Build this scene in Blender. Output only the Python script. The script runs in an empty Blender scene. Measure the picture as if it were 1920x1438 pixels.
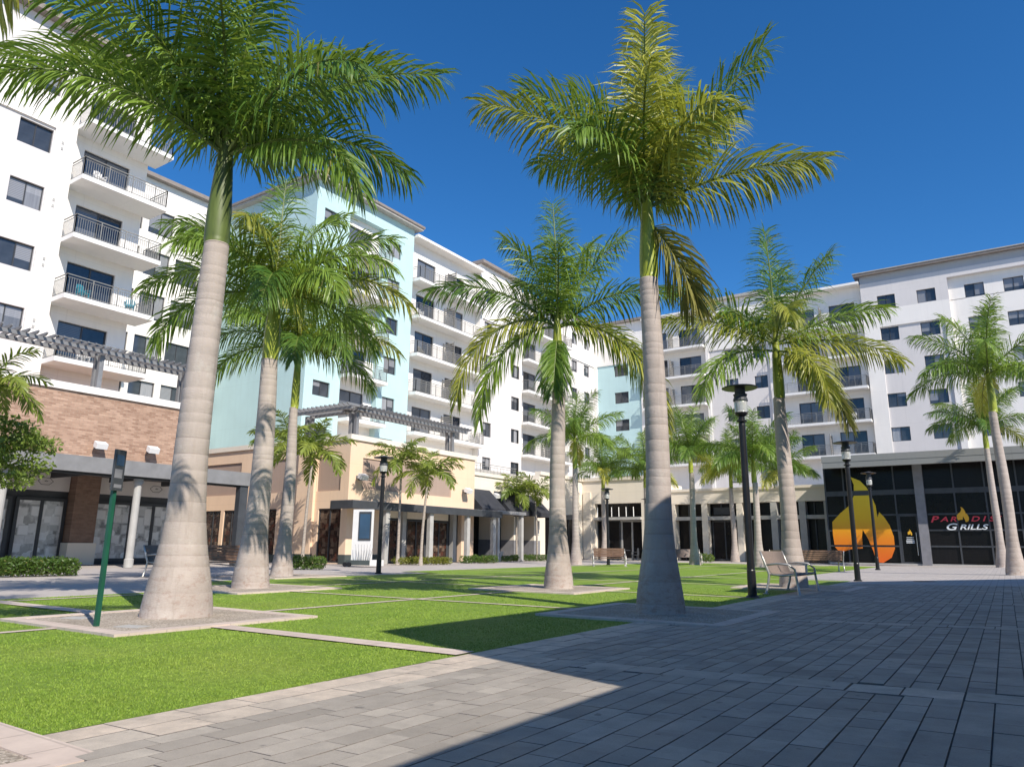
import bpy, math, random
import numpy as np
from mathutils import Vector, Matrix

R = math.radians
PI = math.pi
scn = bpy.context.scene
COL = scn.collection

# ------------------------------------------------------------------ camera
CAM_H, F_PX, YAW, PITCH, ROLL = 0.9, 1350.0, R(33.9), math.atan(306 / 1350.0), R(.52)
cam = bpy.data.cameras.new('camera')
cam.sensor_width = 36.0
cam.lens = F_PX / 1920.0 * 36.0
cam.clip_start, cam.clip_end = .05, 3000
camo = bpy.data.objects.new('camera', cam)
COL.objects.link(camo)
CAM_M = Matrix.Rotation(YAW, 4, 'Z') @ Matrix.Rotation(PI / 2 + PITCH, 4, 'X') @ Matrix.Rotation(ROLL, 4, 'Z')
camo.matrix_world = Matrix.Translation((0, 0, CAM_H)) @ CAM_M
scn.camera = camo

# ------------------------------------------------------------------ sky, sun, exposure
SUN_EL, SUN_AZ = R(40), math.atan2(.92, -.39)          # azimuth from +Y towards +X
world = bpy.data.worlds.new('World')
scn.world = world
world.use_nodes = True
wn, wl = world.node_tree.nodes, world.node_tree.links
bg = wn['Background']
sky = wn.new('ShaderNodeTexSky')
sky.sky_type = 'NISHITA'
sky.sun_disc = False
sky.sun_elevation, sky.sun_rotation = SUN_EL, SUN_AZ
sky.altitude, sky.air_density, sky.dust_density, sky.ozone_density = 0, 1.0, .1, 9.0
hsv = wn.new('ShaderNodeHueSaturation')
hsv.inputs['Saturation'].default_value = 1.16
wl.new(sky.outputs[0], hsv.inputs['Color'])
wl.new(hsv.outputs[0], bg.inputs[0])
bg.inputs[1].default_value = .128
sun = bpy.data.lights.new('sun', 'SUN')
sun.energy, sun.angle, sun.color = 5.0, R(.4), (1, .92, .81)
suno = bpy.data.objects.new('sun', sun)
SUN_DIR = Vector((math.sin(SUN_AZ) * math.cos(SUN_EL), math.cos(SUN_AZ) * math.cos(SUN_EL), math.sin(SUN_EL)))
suno.rotation_euler = SUN_DIR.to_track_quat('Z', 'Y').to_euler()
suno.location = (0, 0, 60)
COL.objects.link(suno)
scn.view_settings.view_transform = 'Standard'
scn.view_settings.look = 'None'
scn.view_settings.exposure = 0.25
scn.view_settings.gamma = 1.0
scn.view_settings.use_curve_mapping = False

# ------------------------------------------------------------------ helpers
rnd = random.Random(7)


class MB:
    """collects faces; build() links them as one mesh object"""

    def __init__(s):
        s.v, s.f, s.m = [], [], []

    def add(s, vs, fs, mi=0):
        o = len(s.v)
        s.v.extend([tuple(p) for p in vs])
        for f in fs:
            s.f.append(tuple(o + i for i in f))
            s.m.append(mi)
        return s

    def box(s, x0, x1, y0, y1, z0, z1, mi=0):
        v = [(x0, y0, z0), (x1, y0, z0), (x1, y1, z0), (x0, y1, z0), (x0, y0, z1), (x1, y0, z1), (x1, y1, z1), (x0, y1, z1)]
        return s.add(v, [(0, 3, 2, 1), (4, 5, 6, 7), (0, 1, 5, 4), (1, 2, 6, 5), (2, 3, 7, 6), (3, 0, 4, 7)], mi)

    def bar(s, p0, p1, w, h, mi=0):
        p0, p1 = Vector(p0), Vector(p1)
        t = (p1 - p0).normalized()
        up = Vector((0, 0, 1)) if abs(t.z) < .95 else Vector((1, 0, 0))
        a = t.cross(up).normalized() * w / 2
        b = a.cross(t).normalized() * h / 2
        v = [p0 - a - b, p0 + a - b, p0 + a + b, p0 - a + b, p1 - a - b, p1 + a - b, p1 + a + b, p1 - a + b]
        return s.add(v, [(0, 1, 2, 3), (7, 6, 5, 4), (0, 4, 5, 1), (1, 5, 6, 2), (2, 6, 7, 3), (3, 7, 4, 0)], mi)

    def tube(s, pts, r, n=8, mi=0, cap=True):
        pts = [Vector(p) for p in pts]
        rs = r if isinstance(r, (list, tuple)) else [r] * len(pts)
        vs = []
        for i, p in enumerate(pts):
            t = (pts[min(i + 1, len(pts) - 1)] - pts[max(i - 1, 0)]).normalized()
            up = Vector((0, 0, 1)) if abs(t.z) < .9 else Vector((1, 0, 0))
            a = t.cross(up).normalized()
            b = t.cross(a)
            for k in range(n):
                q = 2 * PI * k / n
                vs.append(p + (a * math.cos(q) + b * math.sin(q)) * rs[i])
        fs = [(i * n + k, i * n + (k + 1) % n, (i + 1) * n + (k + 1) % n, (i + 1) * n + k) for i in range(len(pts) - 1) for k in range(n)]
        if cap:
            fs += [tuple(range(n)), tuple((len(pts) - 1) * n + k for k in range(n))]
        return s.add(vs, fs, mi)

    def lathe(s, prof, n=16, c=(0, 0, 0), mi=0):
        vs, fs = [], []
        for r, z in prof:
            for k in range(n):
                q = 2 * PI * k / n
                vs.append((c[0] + r * math.cos(q), c[1] + r * math.sin(q), c[2] + z))
        for i in range(len(prof) - 1):
            for k in range(n):
                fs.append((i * n + k, i * n + (k + 1) % n, (i + 1) * n + (k + 1) % n, (i + 1) * n + k))
        fs += [tuple(range(n)), tuple((len(prof) - 1) * n + k for k in range(n))]
        return s.add(vs, fs, mi)

    def mesh(s, name, mat, smooth=False):
        me = bpy.data.meshes.new(name)
        me.from_pydata(s.v, [], s.f)
        for m in (mat if isinstance(mat, (list, tuple)) else [mat]):
            me.materials.append(m)
        if any(s.m):
            me.polygons.foreach_set('material_index', s.m)
        if smooth:
            me.polygons.foreach_set('use_smooth', [True] * len(s.f))
        me.update()
        return me

    def build(s, name, mat, parent=None, loc=(0, 0, 0), rz=0, smooth=False):
        return inst(name, s.mesh(name, mat, smooth), parent, loc, rz)


def inst(name, me, parent=None, loc=(0, 0, 0), rz=0, sc=None):
    o = bpy.data.objects.new(name, me)
    COL.objects.link(o)
    o.location = loc
    o.rotation_euler = (0, 0, rz)
    if sc is not None:
        o.scale = (sc, sc, sc) if not isinstance(sc, (tuple, list)) else sc
    o.parent = parent
    return o


def tag(o, label=None, cat=None, group=None, kind=None):
    if label: o['label'] = label
    if cat: o['category'] = cat
    if group: o['group'] = group
    if kind: o['kind'] = kind
    return o


def thing(name, label, cat, loc=(0, 0, 0), rz=0, group=None):
    o = bpy.data.objects.new(name, None)
    COL.objects.link(o)
    o.empty_display_size = .2
    o.location = loc
    o.rotation_euler = (0, 0, rz)
    return tag(o, label, cat, group)


def np_mesh(name, co, nper, mat, tone=None, mi=None):
    """co: (n, nper, 3) polygons of nper corners each"""
    n = len(co)
    me = bpy.data.meshes.new(name)
    me.vertices.add(n * nper)
    me.vertices.foreach_set('co', np.asarray(co, np.float32).reshape(-1))
    me.loops.add(n * nper)
    me.loops.foreach_set('vertex_index', np.arange(n * nper, dtype=np.int32))
    me.polygons.add(n)
    me.polygons.foreach_set('loop_start', np.arange(n, dtype=np.int32) * nper)
    if tone is not None:
        a = me.attributes.new('tone', 'FLOAT', 'POINT')
        a.data.foreach_set('value', np.repeat(np.asarray(tone, np.float32), nper))
    for m in (mat if isinstance(mat, (list, tuple)) else [mat]): me.materials.append(m)
    if mi is not None: me.polygons.foreach_set('material_index', np.asarray(mi, np.int32))
    me.update(calc_edges=True)
    return me


# ------------------------------------------------------------------ materials
def nmat(name):
    m = bpy.data.materials.new(name)
    m.use_nodes = True
    nt = m.node_tree
    return m, nt.nodes, nt.links, nt.nodes['Principled BSDF']


def mixc(N, L, fac, a, b, blend='MIX'):
    x = N.new('ShaderNodeMix')
    x.data_type = 'RGBA'
    x.blend_type = blend
    if isinstance(fac, (int, float)): x.inputs[0].default_value = fac
    else: L.new(fac, x.inputs[0])
    for i, c in ((6, a), (7, b)):
        if isinstance(c, tuple): x.inputs[i].default_value = (*c, 1)
        else: L.new(c, x.inputs[i])
    return x.outputs[2]


def noise(N, L, vec, scale, detail=4, rough=.55):
    t = N.new('ShaderNodeTexNoise')
    t.inputs['Scale'].default_value = scale
    t.inputs['Detail'].default_value = detail
    t.inputs['Roughness'].default_value = rough
    if vec is not None: L.new(vec, t.inputs['Vector'])
    return t.outputs['Fac']


def ramp(N, L, fac, stops):
    r = N.new('ShaderNodeValToRGB')
    e = r.color_ramp.elements
    while len(e) < len(stops): e.new(.5)
    for el, (p, c) in zip(e, stops):
        el.position = p
        el.color = (*c, 1) if isinstance(c, tuple) else (c, c, c, 1)
    L.new(fac, r.inputs[0])
    return r.outputs[0]


def bump(N, L, b, h, st, dist=.02):
    x = N.new('ShaderNodeBump')
    x.inputs['Strength'].default_value = st
    x.inputs['Distance'].default_value = dist
    L.new(h, x.inputs['Height'])
    L.new(x.outputs[0], b.inputs['Normal'])


def obj_co(N, L, sc=(1, 1, 1)):
    t = N.new('ShaderNodeTexCoord')
    m = N.new('ShaderNodeMapping')
    m.inputs['Scale'].default_value = sc
    L.new(t.outputs['Object'], m.inputs[0])
    return m.outputs[0]


def dark(c, k):
    return tuple(min(1, x * k) for x in c)


def M(name, col, rough=.8, var=.12, scale=1.5, bp=0., bscale=60, metal=0., spec=.4, stretch=(1, 1, 1)):
    m, N, L, b = nmat(name)
    v = obj_co(N, L, stretch)
    f = noise(N, L, v, scale, 5)
    c = mixc(N, L, ramp(N, L, f, [(.32, 0.), (.68, 1.)]), dark(col, 1 - var), dark(col, 1 + var))
    L.new(c, b.inputs['Base Color'])
    b.inputs['Roughness'].default_value = rough
    b.inputs['Metallic'].default_value = metal
    b.inputs['Specular IOR Level'].default_value = spec
    if bp:
        bump(N, L, b, noise(N, L, v, bscale, 3), bp)
    return m


def stucco(name, col, var=.07, jz=3.3, jx=4.1):
    """painted render: fine grain, faint vertical rain streaks"""
    m, N, L, b = nmat(name)
    v = obj_co(N, L)
    s = noise(N, L, obj_co(N, L, (2.2, 2.2, .12)), 1.6, 5)
    c = mixc(N, L, ramp(N, L, noise(N, L, v, .5, 4), [(.3, 0.), (.7, 1.)]), dark(col, 1 - var), dark(col, 1 + var * .5))
    c = mixc(N, L, ramp(N, L, s, [(.5, 0.), (.8, .17)]), c, dark(col, .68))
    # scored control joints at each floor and every few metres along
    t = N.new('ShaderNodeTexCoord')
    sx = N.new('ShaderNodeSeparateXYZ')
    L.new(t.outputs['Object'], sx.inputs[0])
    js = []
    for ax, st_, of in ((2, jz, .55), (0, jx, 1.3)):
        w = N.new('ShaderNodeMath')
        w.operation = 'PINGPONG'
        ad = N.new('ShaderNodeMath')
        ad.operation = 'ADD'
        ad.inputs[1].default_value = of
        L.new(sx.outputs[ax], ad.inputs[0])
        L.new(ad.outputs[0], w.inputs[0])
        w.inputs[1].default_value = st_ / 2
        lt = N.new('ShaderNodeMath')
        lt.operation = 'LESS_THAN'
        lt.inputs[1].default_value = .012
        L.new(w.outputs[0], lt.inputs[0])
        js.append(lt.outputs[0])
    mx = N.new('ShaderNodeMath')
    mx.operation = 'MAXIMUM'
    L.new(js[0], mx.inputs[0])
    L.new(js[1], mx.inputs[1])
    k = N.new('ShaderNodeMath')
    k.operation = 'MULTIPLY'
    k.inputs[1].default_value = .2
    L.new(mx.outputs[0], k.inputs[0])
    c = mixc(N, L, k.outputs[0], c, dark(col, .55))
    L.new(c, b.inputs['Base Color'])
    b.inputs['Roughness'].default_value = .85
    b.inputs['Specular IOR Level'].default_value = .2
    bump(N, L, b, noise(N, L, v, 45, 3), .25, .01)
    return m


WHITE = stucco('white_render', (.83, .795, .75), .04)
GREYW = stucco('lavender_grey_render', (.665, .635, .62), .04)
GREYP = stucco('grey_parapet_render', (.44, .46, .49), .04)
GREYF = stucco('grey_fascia_render', (.25, .255, .25), .05, 9, 6)
BLUE = stucco('pale_aqua_render', (.47, .645, .655), .05)
TAN = stucco('peach_render', (.81, .60, .43), .05, 1.83, 3.7)
BROWNP = stucco('brown_panel_render', (.40, .30, .245), .05)
CREAM = stucco('cream_render', (.80, .72, .61), .05, 1.9, 3.3)
SLABW = stucco('slab_white', (.76, .75, .73), .04)
EAVE = M('brown_eave', (.25, .215, .19), .7, .1, 2)
EAVEG = M('grey_eave', (.40, .38, .35), .7, .1, 2)
FRAME = M('bronze_window_frame', (.045, .047, .052), .45, .1, 4)
RAIL = M('grey_railing', (.22, .215, .20), .5, .1, 4)
CHAR = M('charcoal_metal', (.055, .06, .068), .5, .15, 2)
CHAR2 = M('grey_canopy_top', (.22, .22, .225), .6, .12, 2)
PERG = M('pergola_grey', (.19, .195, .205), .6, .12, 3)
AWN = M('dark_awning_fabric', (.035, .037, .045), .85, .15, 3, .2, 200)
COLG = M('grey_column', (.42, .41, .39), .7, .1, 2)
BLACK = M('black_lamp_metal', (.014, .014, .016), .35, .2, 5)
STEEL = M('pale_aluminium', (.50, .48, .44), .4, .12, 5, metal=.7)
TAUPE = M('taupe_mesh', (.20, .155, .13), .7, .15, 30, .3, 250)
WOOD = M('bench_wood', (.17, .10, .065), .6, .3, 3, .15, 40, stretch=(1, 8, 8))
GREENP = M('green_post_paint', (.012, .085, .05), .45, .15, 3)
WHITEP = M('white_paint', (.78, .77, .75), .5, .05, 3)
PLINTH = M('dark_plinth', (.06, .075, .075), .8, .15, 2)
SIGNP = M('pale_sign_panel', (.72, .69, .68), .6, .05, 2)
BLUEP = M('blue_display_screen', (.04, .085, .15), .15, .2, 1)
CURB = M('concrete_curb', (.50, .47, .43), .9, .12, 3, .2, 80)
CHAIRB = M('blue_plastic', (.02, .22, .30), .5, .1, 4)
RED = M('red_lettering', (.72, .06, .085), .5, .05, 3)
WLET = M('white_lettering', (.75, .78, .80), .5, .03, 3)
LOGO = M('grey_logo_ink', (.20, .19, .19), .7, .05, 3)
POTG = M('grey_planter', (.22, .22, .24), .8, .12, 3)


def glass(name, lo, hi, rough=.06):
    """window pane: dark room, slatted blind or pale curtain behind, glossy front"""
    m, N, L, b = nmat(name)
    oi = N.new('ShaderNodeObjectInfo')
    t = N.new('ShaderNodeTexCoord')
    sx = N.new('ShaderNodeSeparateXYZ')
    L.new(t.outputs['Object'], sx.inputs[0])
    pp = N.new('ShaderNodeMath')
    pp.operation = 'PINGPONG'
    pp.inputs[1].default_value = .045
    L.new(sx.outputs[2], pp.inputs[0])
    slat = ramp(N, L, pp.outputs[0], [(.0, dark(hi, .55)), (.03, hi)])
    fold = noise(N, L, obj_co(N, L, (9, 9, .3)), 2, 2)
    curt = mixc(N, L, fold, dark(hi, .7), dark(hi, 1.5))
    # the blind is drawn to a height that differs from pane to pane
    r2 = N.new('ShaderNodeMath')
    r2.operation = 'MULTIPLY_ADD'
    r2.inputs[1].default_value, r2.inputs[2].default_value = 7.3, 0
    L.new(oi.outputs['Random'], r2.inputs[0])
    fr = N.new('ShaderNodeMath')
    fr.operation = 'FRACT'
    L.new(r2.outputs[0], fr.inputs[0])
    gt = N.new('ShaderNodeMath')
    gt.operation = 'GREATER_THAN'
    L.new(sx.outputs[2], gt.inputs[0])
    L.new(fr.outputs[0], gt.inputs[1])
    n2 = noise(N, L, obj_co(N, L), 1.3, 3)
    room = mixc(N, L, ramp(N, L, n2, [(.4, 0.), (.65, .6)]), lo, dark(lo, .45))
    blind = mixc(N, L, gt.outputs[0], room, slat)
    is_b = ramp(N, L, oi.outputs['Random'], [(.38, 0.), (.40, 1.)])
    is_c = ramp(N, L, oi.outputs['Random'], [(.78, 0.), (.80, 1.)])
    c = mixc(N, L, is_b, room, blind)
    c = mixc(N, L, is_c, c, curt)
    L.new(c, b.inputs['Base Color'])
    b.inputs['Roughness'].default_value = rough
    b.inputs['Specular IOR Level'].default_value = .8
    bump(N, L, b, noise(N, L, obj_co(N, L), .9, 2), .05, .05)
    return m


GLASS = glass('window_glass', (.05, .058, .07), (.27, .275, .29))
DGLASS = glass('door_glass', (.028, .036, .05), (.12, .135, .16))
SHOPG = glass('shop_glass_dark', (.007, .007, .008), (.011, .010, .011), .22)
SHOPG.node_tree.nodes['Principled BSDF'].inputs['Specular IOR Level'].default_value = .22


def print_mat(name, cols, sc=(3, 3, 3), w=1.):
    """flat printed window film: overlapping shapes in the given tones"""
    m, N, L, b = nmat(name)
    oi = N.new('ShaderNodeObjectInfo')
    v = obj_co(N, L, sc)
    a = N.new('ShaderNodeVectorMath')
    a.operation = 'ADD'
    L.new(v, a.inputs[0])
    L.new(oi.outputs['Location'], a.inputs[1])
    vo = N.new('ShaderNodeTexVoronoi')
    vo.distance = 'CHEBYCHEV'
    vo.inputs['Scale'].default_value = 1.
    vo.inputs['Randomness'].default_value = .9
    L.new(a.outputs[0], vo.inputs['Vector'])
    sp = N.new('ShaderNodeSeparateColor')
    L.new(vo.outputs['Color'], sp.inputs[0])
    k = len(cols)
    c = ramp(N, L, sp.outputs[0], [(i / k, cols[i]) for i in range(k)])
    edge = ramp(N, L, vo.outputs['Distance'], [(.42, 0.), (.62, .75)])
    c = mixc(N, L, edge, c, dark(cols[0], .35))
    c = mixc(N, L, ramp(N, L, noise(N, L, a.outputs[0], 1.6, 5), [(.45, 0.), (.7, .6)]), c, cols[-1])
    L.new(c, b.inputs['Base Color'])
    b.inputs['Roughness'].default_value = .25
    return m


POSTER = print_mat('grey_kitchen_film', [(.34, .33, .325), (.62, .61, .60), (.78, .77, .765), (.52, .51, .505), (.80, .795, .79)], (2.6, 2.6, 2.6))
CAFEW = print_mat('cafe_window_film', [(.022, .013, .011), (.10, .035, .022), (.045, .026, .02), (.20, .14, .10), (.035, .022, .018)], (4.2, 4.2, 4.2))


def brick_mat(name, c1, c2, mortar, bw, rh, ms, vec='xz', bp=.6, rough=.85, patch=.35):
    m, N, L, b = nmat(name)
    t = N.new('ShaderNodeTexCoord')
    s = N.new('ShaderNodeSeparateXYZ')
    L.new(t.outputs['Object'], s.inputs[0])
    cb = N.new('ShaderNodeCombineXYZ')
    L.new(s.outputs['XYZ'.index(vec[0].upper())], cb.inputs[0])
    L.new(s.outputs['XYZ'.index(vec[1].upper())], cb.inputs[1])
    br = N.new('ShaderNodeTexBrick')
    br.inputs['Scale'].default_value = 1
    br.inputs['Brick Width'].default_value = bw
    br.inputs['Row Height'].default_value = rh
    br.inputs['Mortar Size'].default_value = ms
    br.inputs['Mortar Smooth'].default_value = .2
    br.inputs['Bias'].default_value = 0
    br.inputs['Color1'].default_value = (*c1, 1)
    br.inputs['Color2'].default_value = (*c2, 1)
    br.inputs['Mortar'].default_value = (*mortar, 1)
    L.new(cb.outputs[0], br.inputs['Vector'])
    n = noise(N, L, cb.outputs[0], 3.5, 6, .7)
    c = mixc(N, L, patch, br.outputs['Color'], ramp(N, L, n, [(.3, dark(c1, .7)), (.5, c2), (.72, dark(c2, 1.35))]), 'MIX')
    n2 = noise(N, L, cb.outputs[0], .35, 4)
    c = mixc(N, L, ramp(N, L, n2, [(.35, .0), (.7, .28)]), c, dark(c1, .75))
    L.new(c, b.inputs['Base Color'])
    b.inputs['Roughness'].default_value = rough
    b.inputs['Specular IOR Level'].default_value = .25
    inv = N.new('ShaderNodeMath')
    inv.operation = 'SUBTRACT'
    inv.inputs[0].default_value = 1
    L.new(br.outputs['Fac'], inv.inputs[1])
    bump(N, L, b, inv.outputs[0], bp, .01)
    return m


BRICK = brick_mat('red_brick', (.26, .145, .095), (.55, .365, .265), (.37, .28, .215), .3, .085, .012, patch=.22)
BRICKD = brick_mat('brown_brick_pier', (.20, .12, .09), (.30, .20, .15), (.22, .17, .14), .24, .078, .011)
PAVFAR = brick_mat('grey_paving_far', (.40, .37, .35), (.48, .44, .41), (.26, .24, .225), .36, .15, .008, 'yx', .3)
WALK = brick_mat('walk_paving', (.43, .39, .365), (.50, .455, .42), (.32, .29, .27), .4, .2, .008, 'yx', .3)
PINK = brick_mat('pink_stone_strip', (.56, .46, .40), (.64, .54, .47), (.36, .30, .26), .38, .26, .008, 'xy', .3)
PINKY = brick_mat('pink_stone_strip_along', (.56, .46, .40), (.64, .54, .47), (.36, .30, .26), .38, .26, .008, 'yx', .3)


def gravel_mat():
    m, N, L, b = nmat('resin_gravel')
    v = obj_co(N, L)
    vo = N.new('ShaderNodeTexVoronoi')
    vo.inputs['Scale'].default_value = 70
    L.new(v, vo.inputs['Vector'])
    sp = N.new('ShaderNodeSeparateColor')
    L.new(vo.outputs['Color'], sp.inputs[0])
    c = ramp(N, L, sp.outputs[0], [(0, (.20, .165, .13)), (.5, (.40, .34, .275)), (1, (.58, .51, .43))])
    c = mixc(N, L, ramp(N, L, noise(N, L, v, 2.2, 5), [(.4, 0.), (.7, .5)]), c, (.22, .18, .14))
    L.new(c, b.inputs['Base Color'])
    b.inputs['Roughness'].default_value = .9
    bump(N, L, b, vo.outputs['Distance'], .5, .01)
    return m


GRAVEL = gravel_mat()


def paver_mat(name, src):
    m, N, L, b = nmat(name)
    if src == 'attr':
        a = N.new('ShaderNodeAttribute')
        a.attribute_name = 'tone'
        f = a.outputs['Fac']
        g = N.new('ShaderNodeNewGeometry')
        v = g.outputs['Position']
    else:
        oi = N.new('ShaderNodeObjectInfo')
        sp = N.new('ShaderNodeSeparateColor')
        L.new(oi.outputs['Color'], sp.inputs[0])
        f = sp.outputs[0]
        g = N.new('ShaderNodeNewGeometry')
        v = g.outputs['Position']
    c = ramp(N, L, f, [(0, (.30, .268, .23)), (.35, (.405, .364, .315)), (.62, (.52, .468, .40)), (.7, (.64, .55, .455)), (1, (.74, .61, .49))])
    c = mixc(N, L, ramp(N, L, noise(N, L, v, 5, 6, .7), [(.35, 0.), (.72, .6)]), c, (.235, .208, .178))
    c = mixc(N, L, ramp(N, L, noise(N, L, v, .8, 4), [(.4, 0.), (.7, .25)]), c, (.55, .49, .42))
    c = mixc(N, L, ramp(N, L, noise(N, L, v, 160, 2), [(.35, .22), (.6, 0.)]), c, (.12, .115, .11))
    c = mixc(N, L, ramp(N, L, noise(N, L, v, 7.5, 2), [(.70, 0.), (.735, .55)]), c, (.10, .095, .09))
    c = mixc(N, L, ramp(N, L, noise(N, L, v, 1.7, 6, .75), [(.55, 0.), (.7, .4)]), c, (.19, .17, .15))
    L.new(c, b.inputs['Base Color'])
    L.new(ramp(N, L, noise(N, L, v, 3, 4), [(.3, .55), (.7, .85)]), b.inputs['Roughness'])
    b.inputs['Specular IOR Level'].default_value = .35
    bump(N, L, b, noise(N, L, v, 90, 4), .25, .004)
    return m


PAV_A, PAV_O = paver_mat('paver_stone_field', 'attr'), paver_mat('paver_stone', 'obj')
JOINTD = M('paver_joint_dirt', (.19, .17, .155), .95, .2, 6)
JOINT = M('paving_joint_sand', (.13, .118, .107), .95, .2, 6)


def leaf_mat(name, lo, hi, trans=.35, rough=.42, spec=.5, attr=False):
    m, N, L, b = nmat(name)
    oi = N.new('ShaderNodeObjectInfo')
    g = N.new('ShaderNodeNewGeometry')
    n = noise(N, L, g.outputs['Position'], 1.1, 3)
    r = N.new('ShaderNodeMath')
    r.operation = 'ADD'
    L.new(oi.outputs['Random'], r.inputs[0])
    L.new(n, r.inputs[1])
    mx = g.outputs['Random Per Island']
    r2 = N.new('ShaderNodeMath')
    r2.operation = 'MULTIPLY_ADD'
    r2.inputs[1].default_value = .5
    L.new(mx, r2.inputs[0])
    L.new(r.outputs[0], r2.inputs[2])
    c = ramp(N, L, r2.outputs[0], [(.35, lo), (1.0, tuple((a + d) / 2 for a, d in zip(lo, hi))), (1.0, hi)])
    mp = N.new('ShaderNodeMapRange')
    mp.inputs[1].default_value, mp.inputs[2].default_value = .4, 1.8
    L.new(r2.outputs[0], mp.inputs[0])
    c = mixc(N, L, mp.outputs[0], lo, hi)
    c = mixc(N, L, ramp(N, L, mx, [(.965, 0.), (.98, .7)]), c, (.30, .23, .09))
    L.new(c, b.inputs['Base Color'])
    b.inputs['Roughness'].default_value = rough
    b.inputs['Specular IOR Level'].default_value = spec
    tr = N.new('ShaderNodeBsdfTranslucent')
    L.new(mixc(N, L, .5, c, (.32, .40, .04)), tr.inputs['Color'])
    ms = N.new('ShaderNodeMixShader')
    ms.inputs[0].default_value = trans
    L.new(b.outputs[0], ms.inputs[1])
    L.new(tr.outputs[0], ms.inputs[2])
    L.new(ms.outputs[0], N['Material Output'].inputs[0])
    return m


FROND = leaf_mat('royal_palm_leaf', (.042, .125, .02), (.25, .37, .055), .34)
FRONDY = leaf_mat('yellow_palm_leaf', (.18, .215, .024), (.53, .51, .085), .36)
FROND_DEAD = leaf_mat('dry_palm_leaf', (.11, .115, .03), (.27, .25, .07), .25, .7, .2)
FRONDS = leaf_mat('slim_palm_leaf', (.10, .17, .022), (.30, .35, .06), .38)
LEAF = leaf_mat('tree_leaf', (.07, .14, .022), (.20, .28, .05), .35)
HEDGE = leaf_mat('hedge_leaf', (.04, .095, .015), (.13, .21, .035), .3)
YHEDGE = leaf_mat('yellow_shrub_leaf', (.10, .125, .014), (.30, .29, .04), .3)
RACHIS = M('palm_rachis', (.11, .15, .03), .5, .2, 4)


def grass_mat(blade):
    m, N, L, b = nmat('turf_blade' if blade else 'turf_base')
    g = N.new('ShaderNodeNewGeometry')
    p = g.outputs['Position']
    c = mixc(N, L, ramp(N, L, noise(N, L, p, 1.3, 5, .65), [(.3, 0.), (.7, 1.)]), (.175, .30, .03), (.275, .40, .055))
    c = mixc(N, L, ramp(N, L, noise(N, L, p, 11, 5, .75), [(.38, .6), (.58, 0.)]), c, (.13, .215, .018))
    c = mixc(N, L, ramp(N, L, noise(N, L, p, .45, 4), [(.5, 0.), (.74, .4)]), c, (.31, .36, .07))
    if blade:
        c = mixc(N, L, ramp(N, L, g.outputs['Random Per Island'], [(.3, 0.), (1., .38)]), c, (.42, .49, .12))
    L.new(c, b.inputs['Base Color'])
    b.inputs['Roughness'].default_value = .6
    b.inputs['Specular IOR Level'].default_value = .25
    bump(N, L, b, noise(N, L, p, 60, 4, .8), .8 if not blade else 0, .03)
    return m


TURF, BLADE = grass_mat(False), grass_mat(True)


def trunk_mat():
    m, N, L, b = nmat('palm_trunk')
    t = N.new('ShaderNodeTexCoord')
    s = N.new('ShaderNodeSeparateXYZ')
    L.new(t.outputs['Object'], s.inputs[0])
    n1 = noise(N, L, t.outputs['Object'], 1.2, 5)
    c = mixc(N, L, ramp(N, L, n1, [(.3, 0.), (.7, 1.)]), (.35, .30, .265), (.49, .425, .38))
    st = noise(N, L, obj_co(N, L, (7, 7, .6)), 2.2, 5, .7)
    c = mixc(N, L, ramp(N, L, st, [(.45, 0.), (.75, .45)]), c, (.34, .285, .245))
    # leaf-scar rings (stored on the mesh) and grey lichen patches
    ra = N.new('ShaderNodeAttribute')
    ra.attribute_name = 'ring'
    c = mixc(N, L, ra.outputs['Fac'], c, (.15, .115, .095))
    c = mixc(N, L, ramp(N, L, noise(N, L, obj_co(N, L, (1, 1, .8)), 3.4, 6, .75), [(.55, 0.), (.7, .55)]), c, (.52, .49, .44))
    c = mixc(N, L, ramp(N, L, noise(N, L, obj_co(N, L, (5, 5, .25)), 1.7, 5, .7), [(.56, 0.), (.72, .4)]), c, (.23, .19, .155))
    # pinkish worn stains near the foot
    mp = N.new('ShaderNodeMapRange')
    mp.inputs[1].default_value, mp.inputs[2].default_value = 1.1, .1
    L.new(s.outputs[2], mp.inputs[0])
    sp = noise(N, L, obj_co(N, L, (3, 3, 6)), 2.2, 7, .8)
    mm = N.new('ShaderNodeMath')
    mm.operation = 'MULTIPLY'
    L.new(mp.outputs[0], mm.inputs[0])
    L.new(ramp(N, L, sp, [(.5, 0.), (.64, .6)]), mm.inputs[1])
    c = mixc(N, L, mm.outputs[0], c, (.25, .15, .11))
    L.new(c, b.inputs['Base Color'])
    b.inputs['Roughness'].default_value = .85
    b.inputs['Specular IOR Level'].default_value = .25
    bump(N, L, b, noise(N, L, obj_co(N, L, (1, 1, 3)), 14, 5, .7), .35, .02)
    return m


TRUNK = trunk_mat()
SHAFT = M('palm_crownshaft', (.26, .30, .035), .42, .35, 2.5, stretch=(3, 3, .5))
SHAFTD = M('palm_crownshaft_dark', (.085, .115, .028), .5, .4, 2.5, stretch=(3, 3, .5))
BARKS = M('slim_trunk', (.36, .31, .26), .85, .25, 8, .3, 40, stretch=(1, 1, 3))
BARKT = M('tree_bark', (.14, .10, .075), .9, .3, 6, .4, 30)


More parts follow.
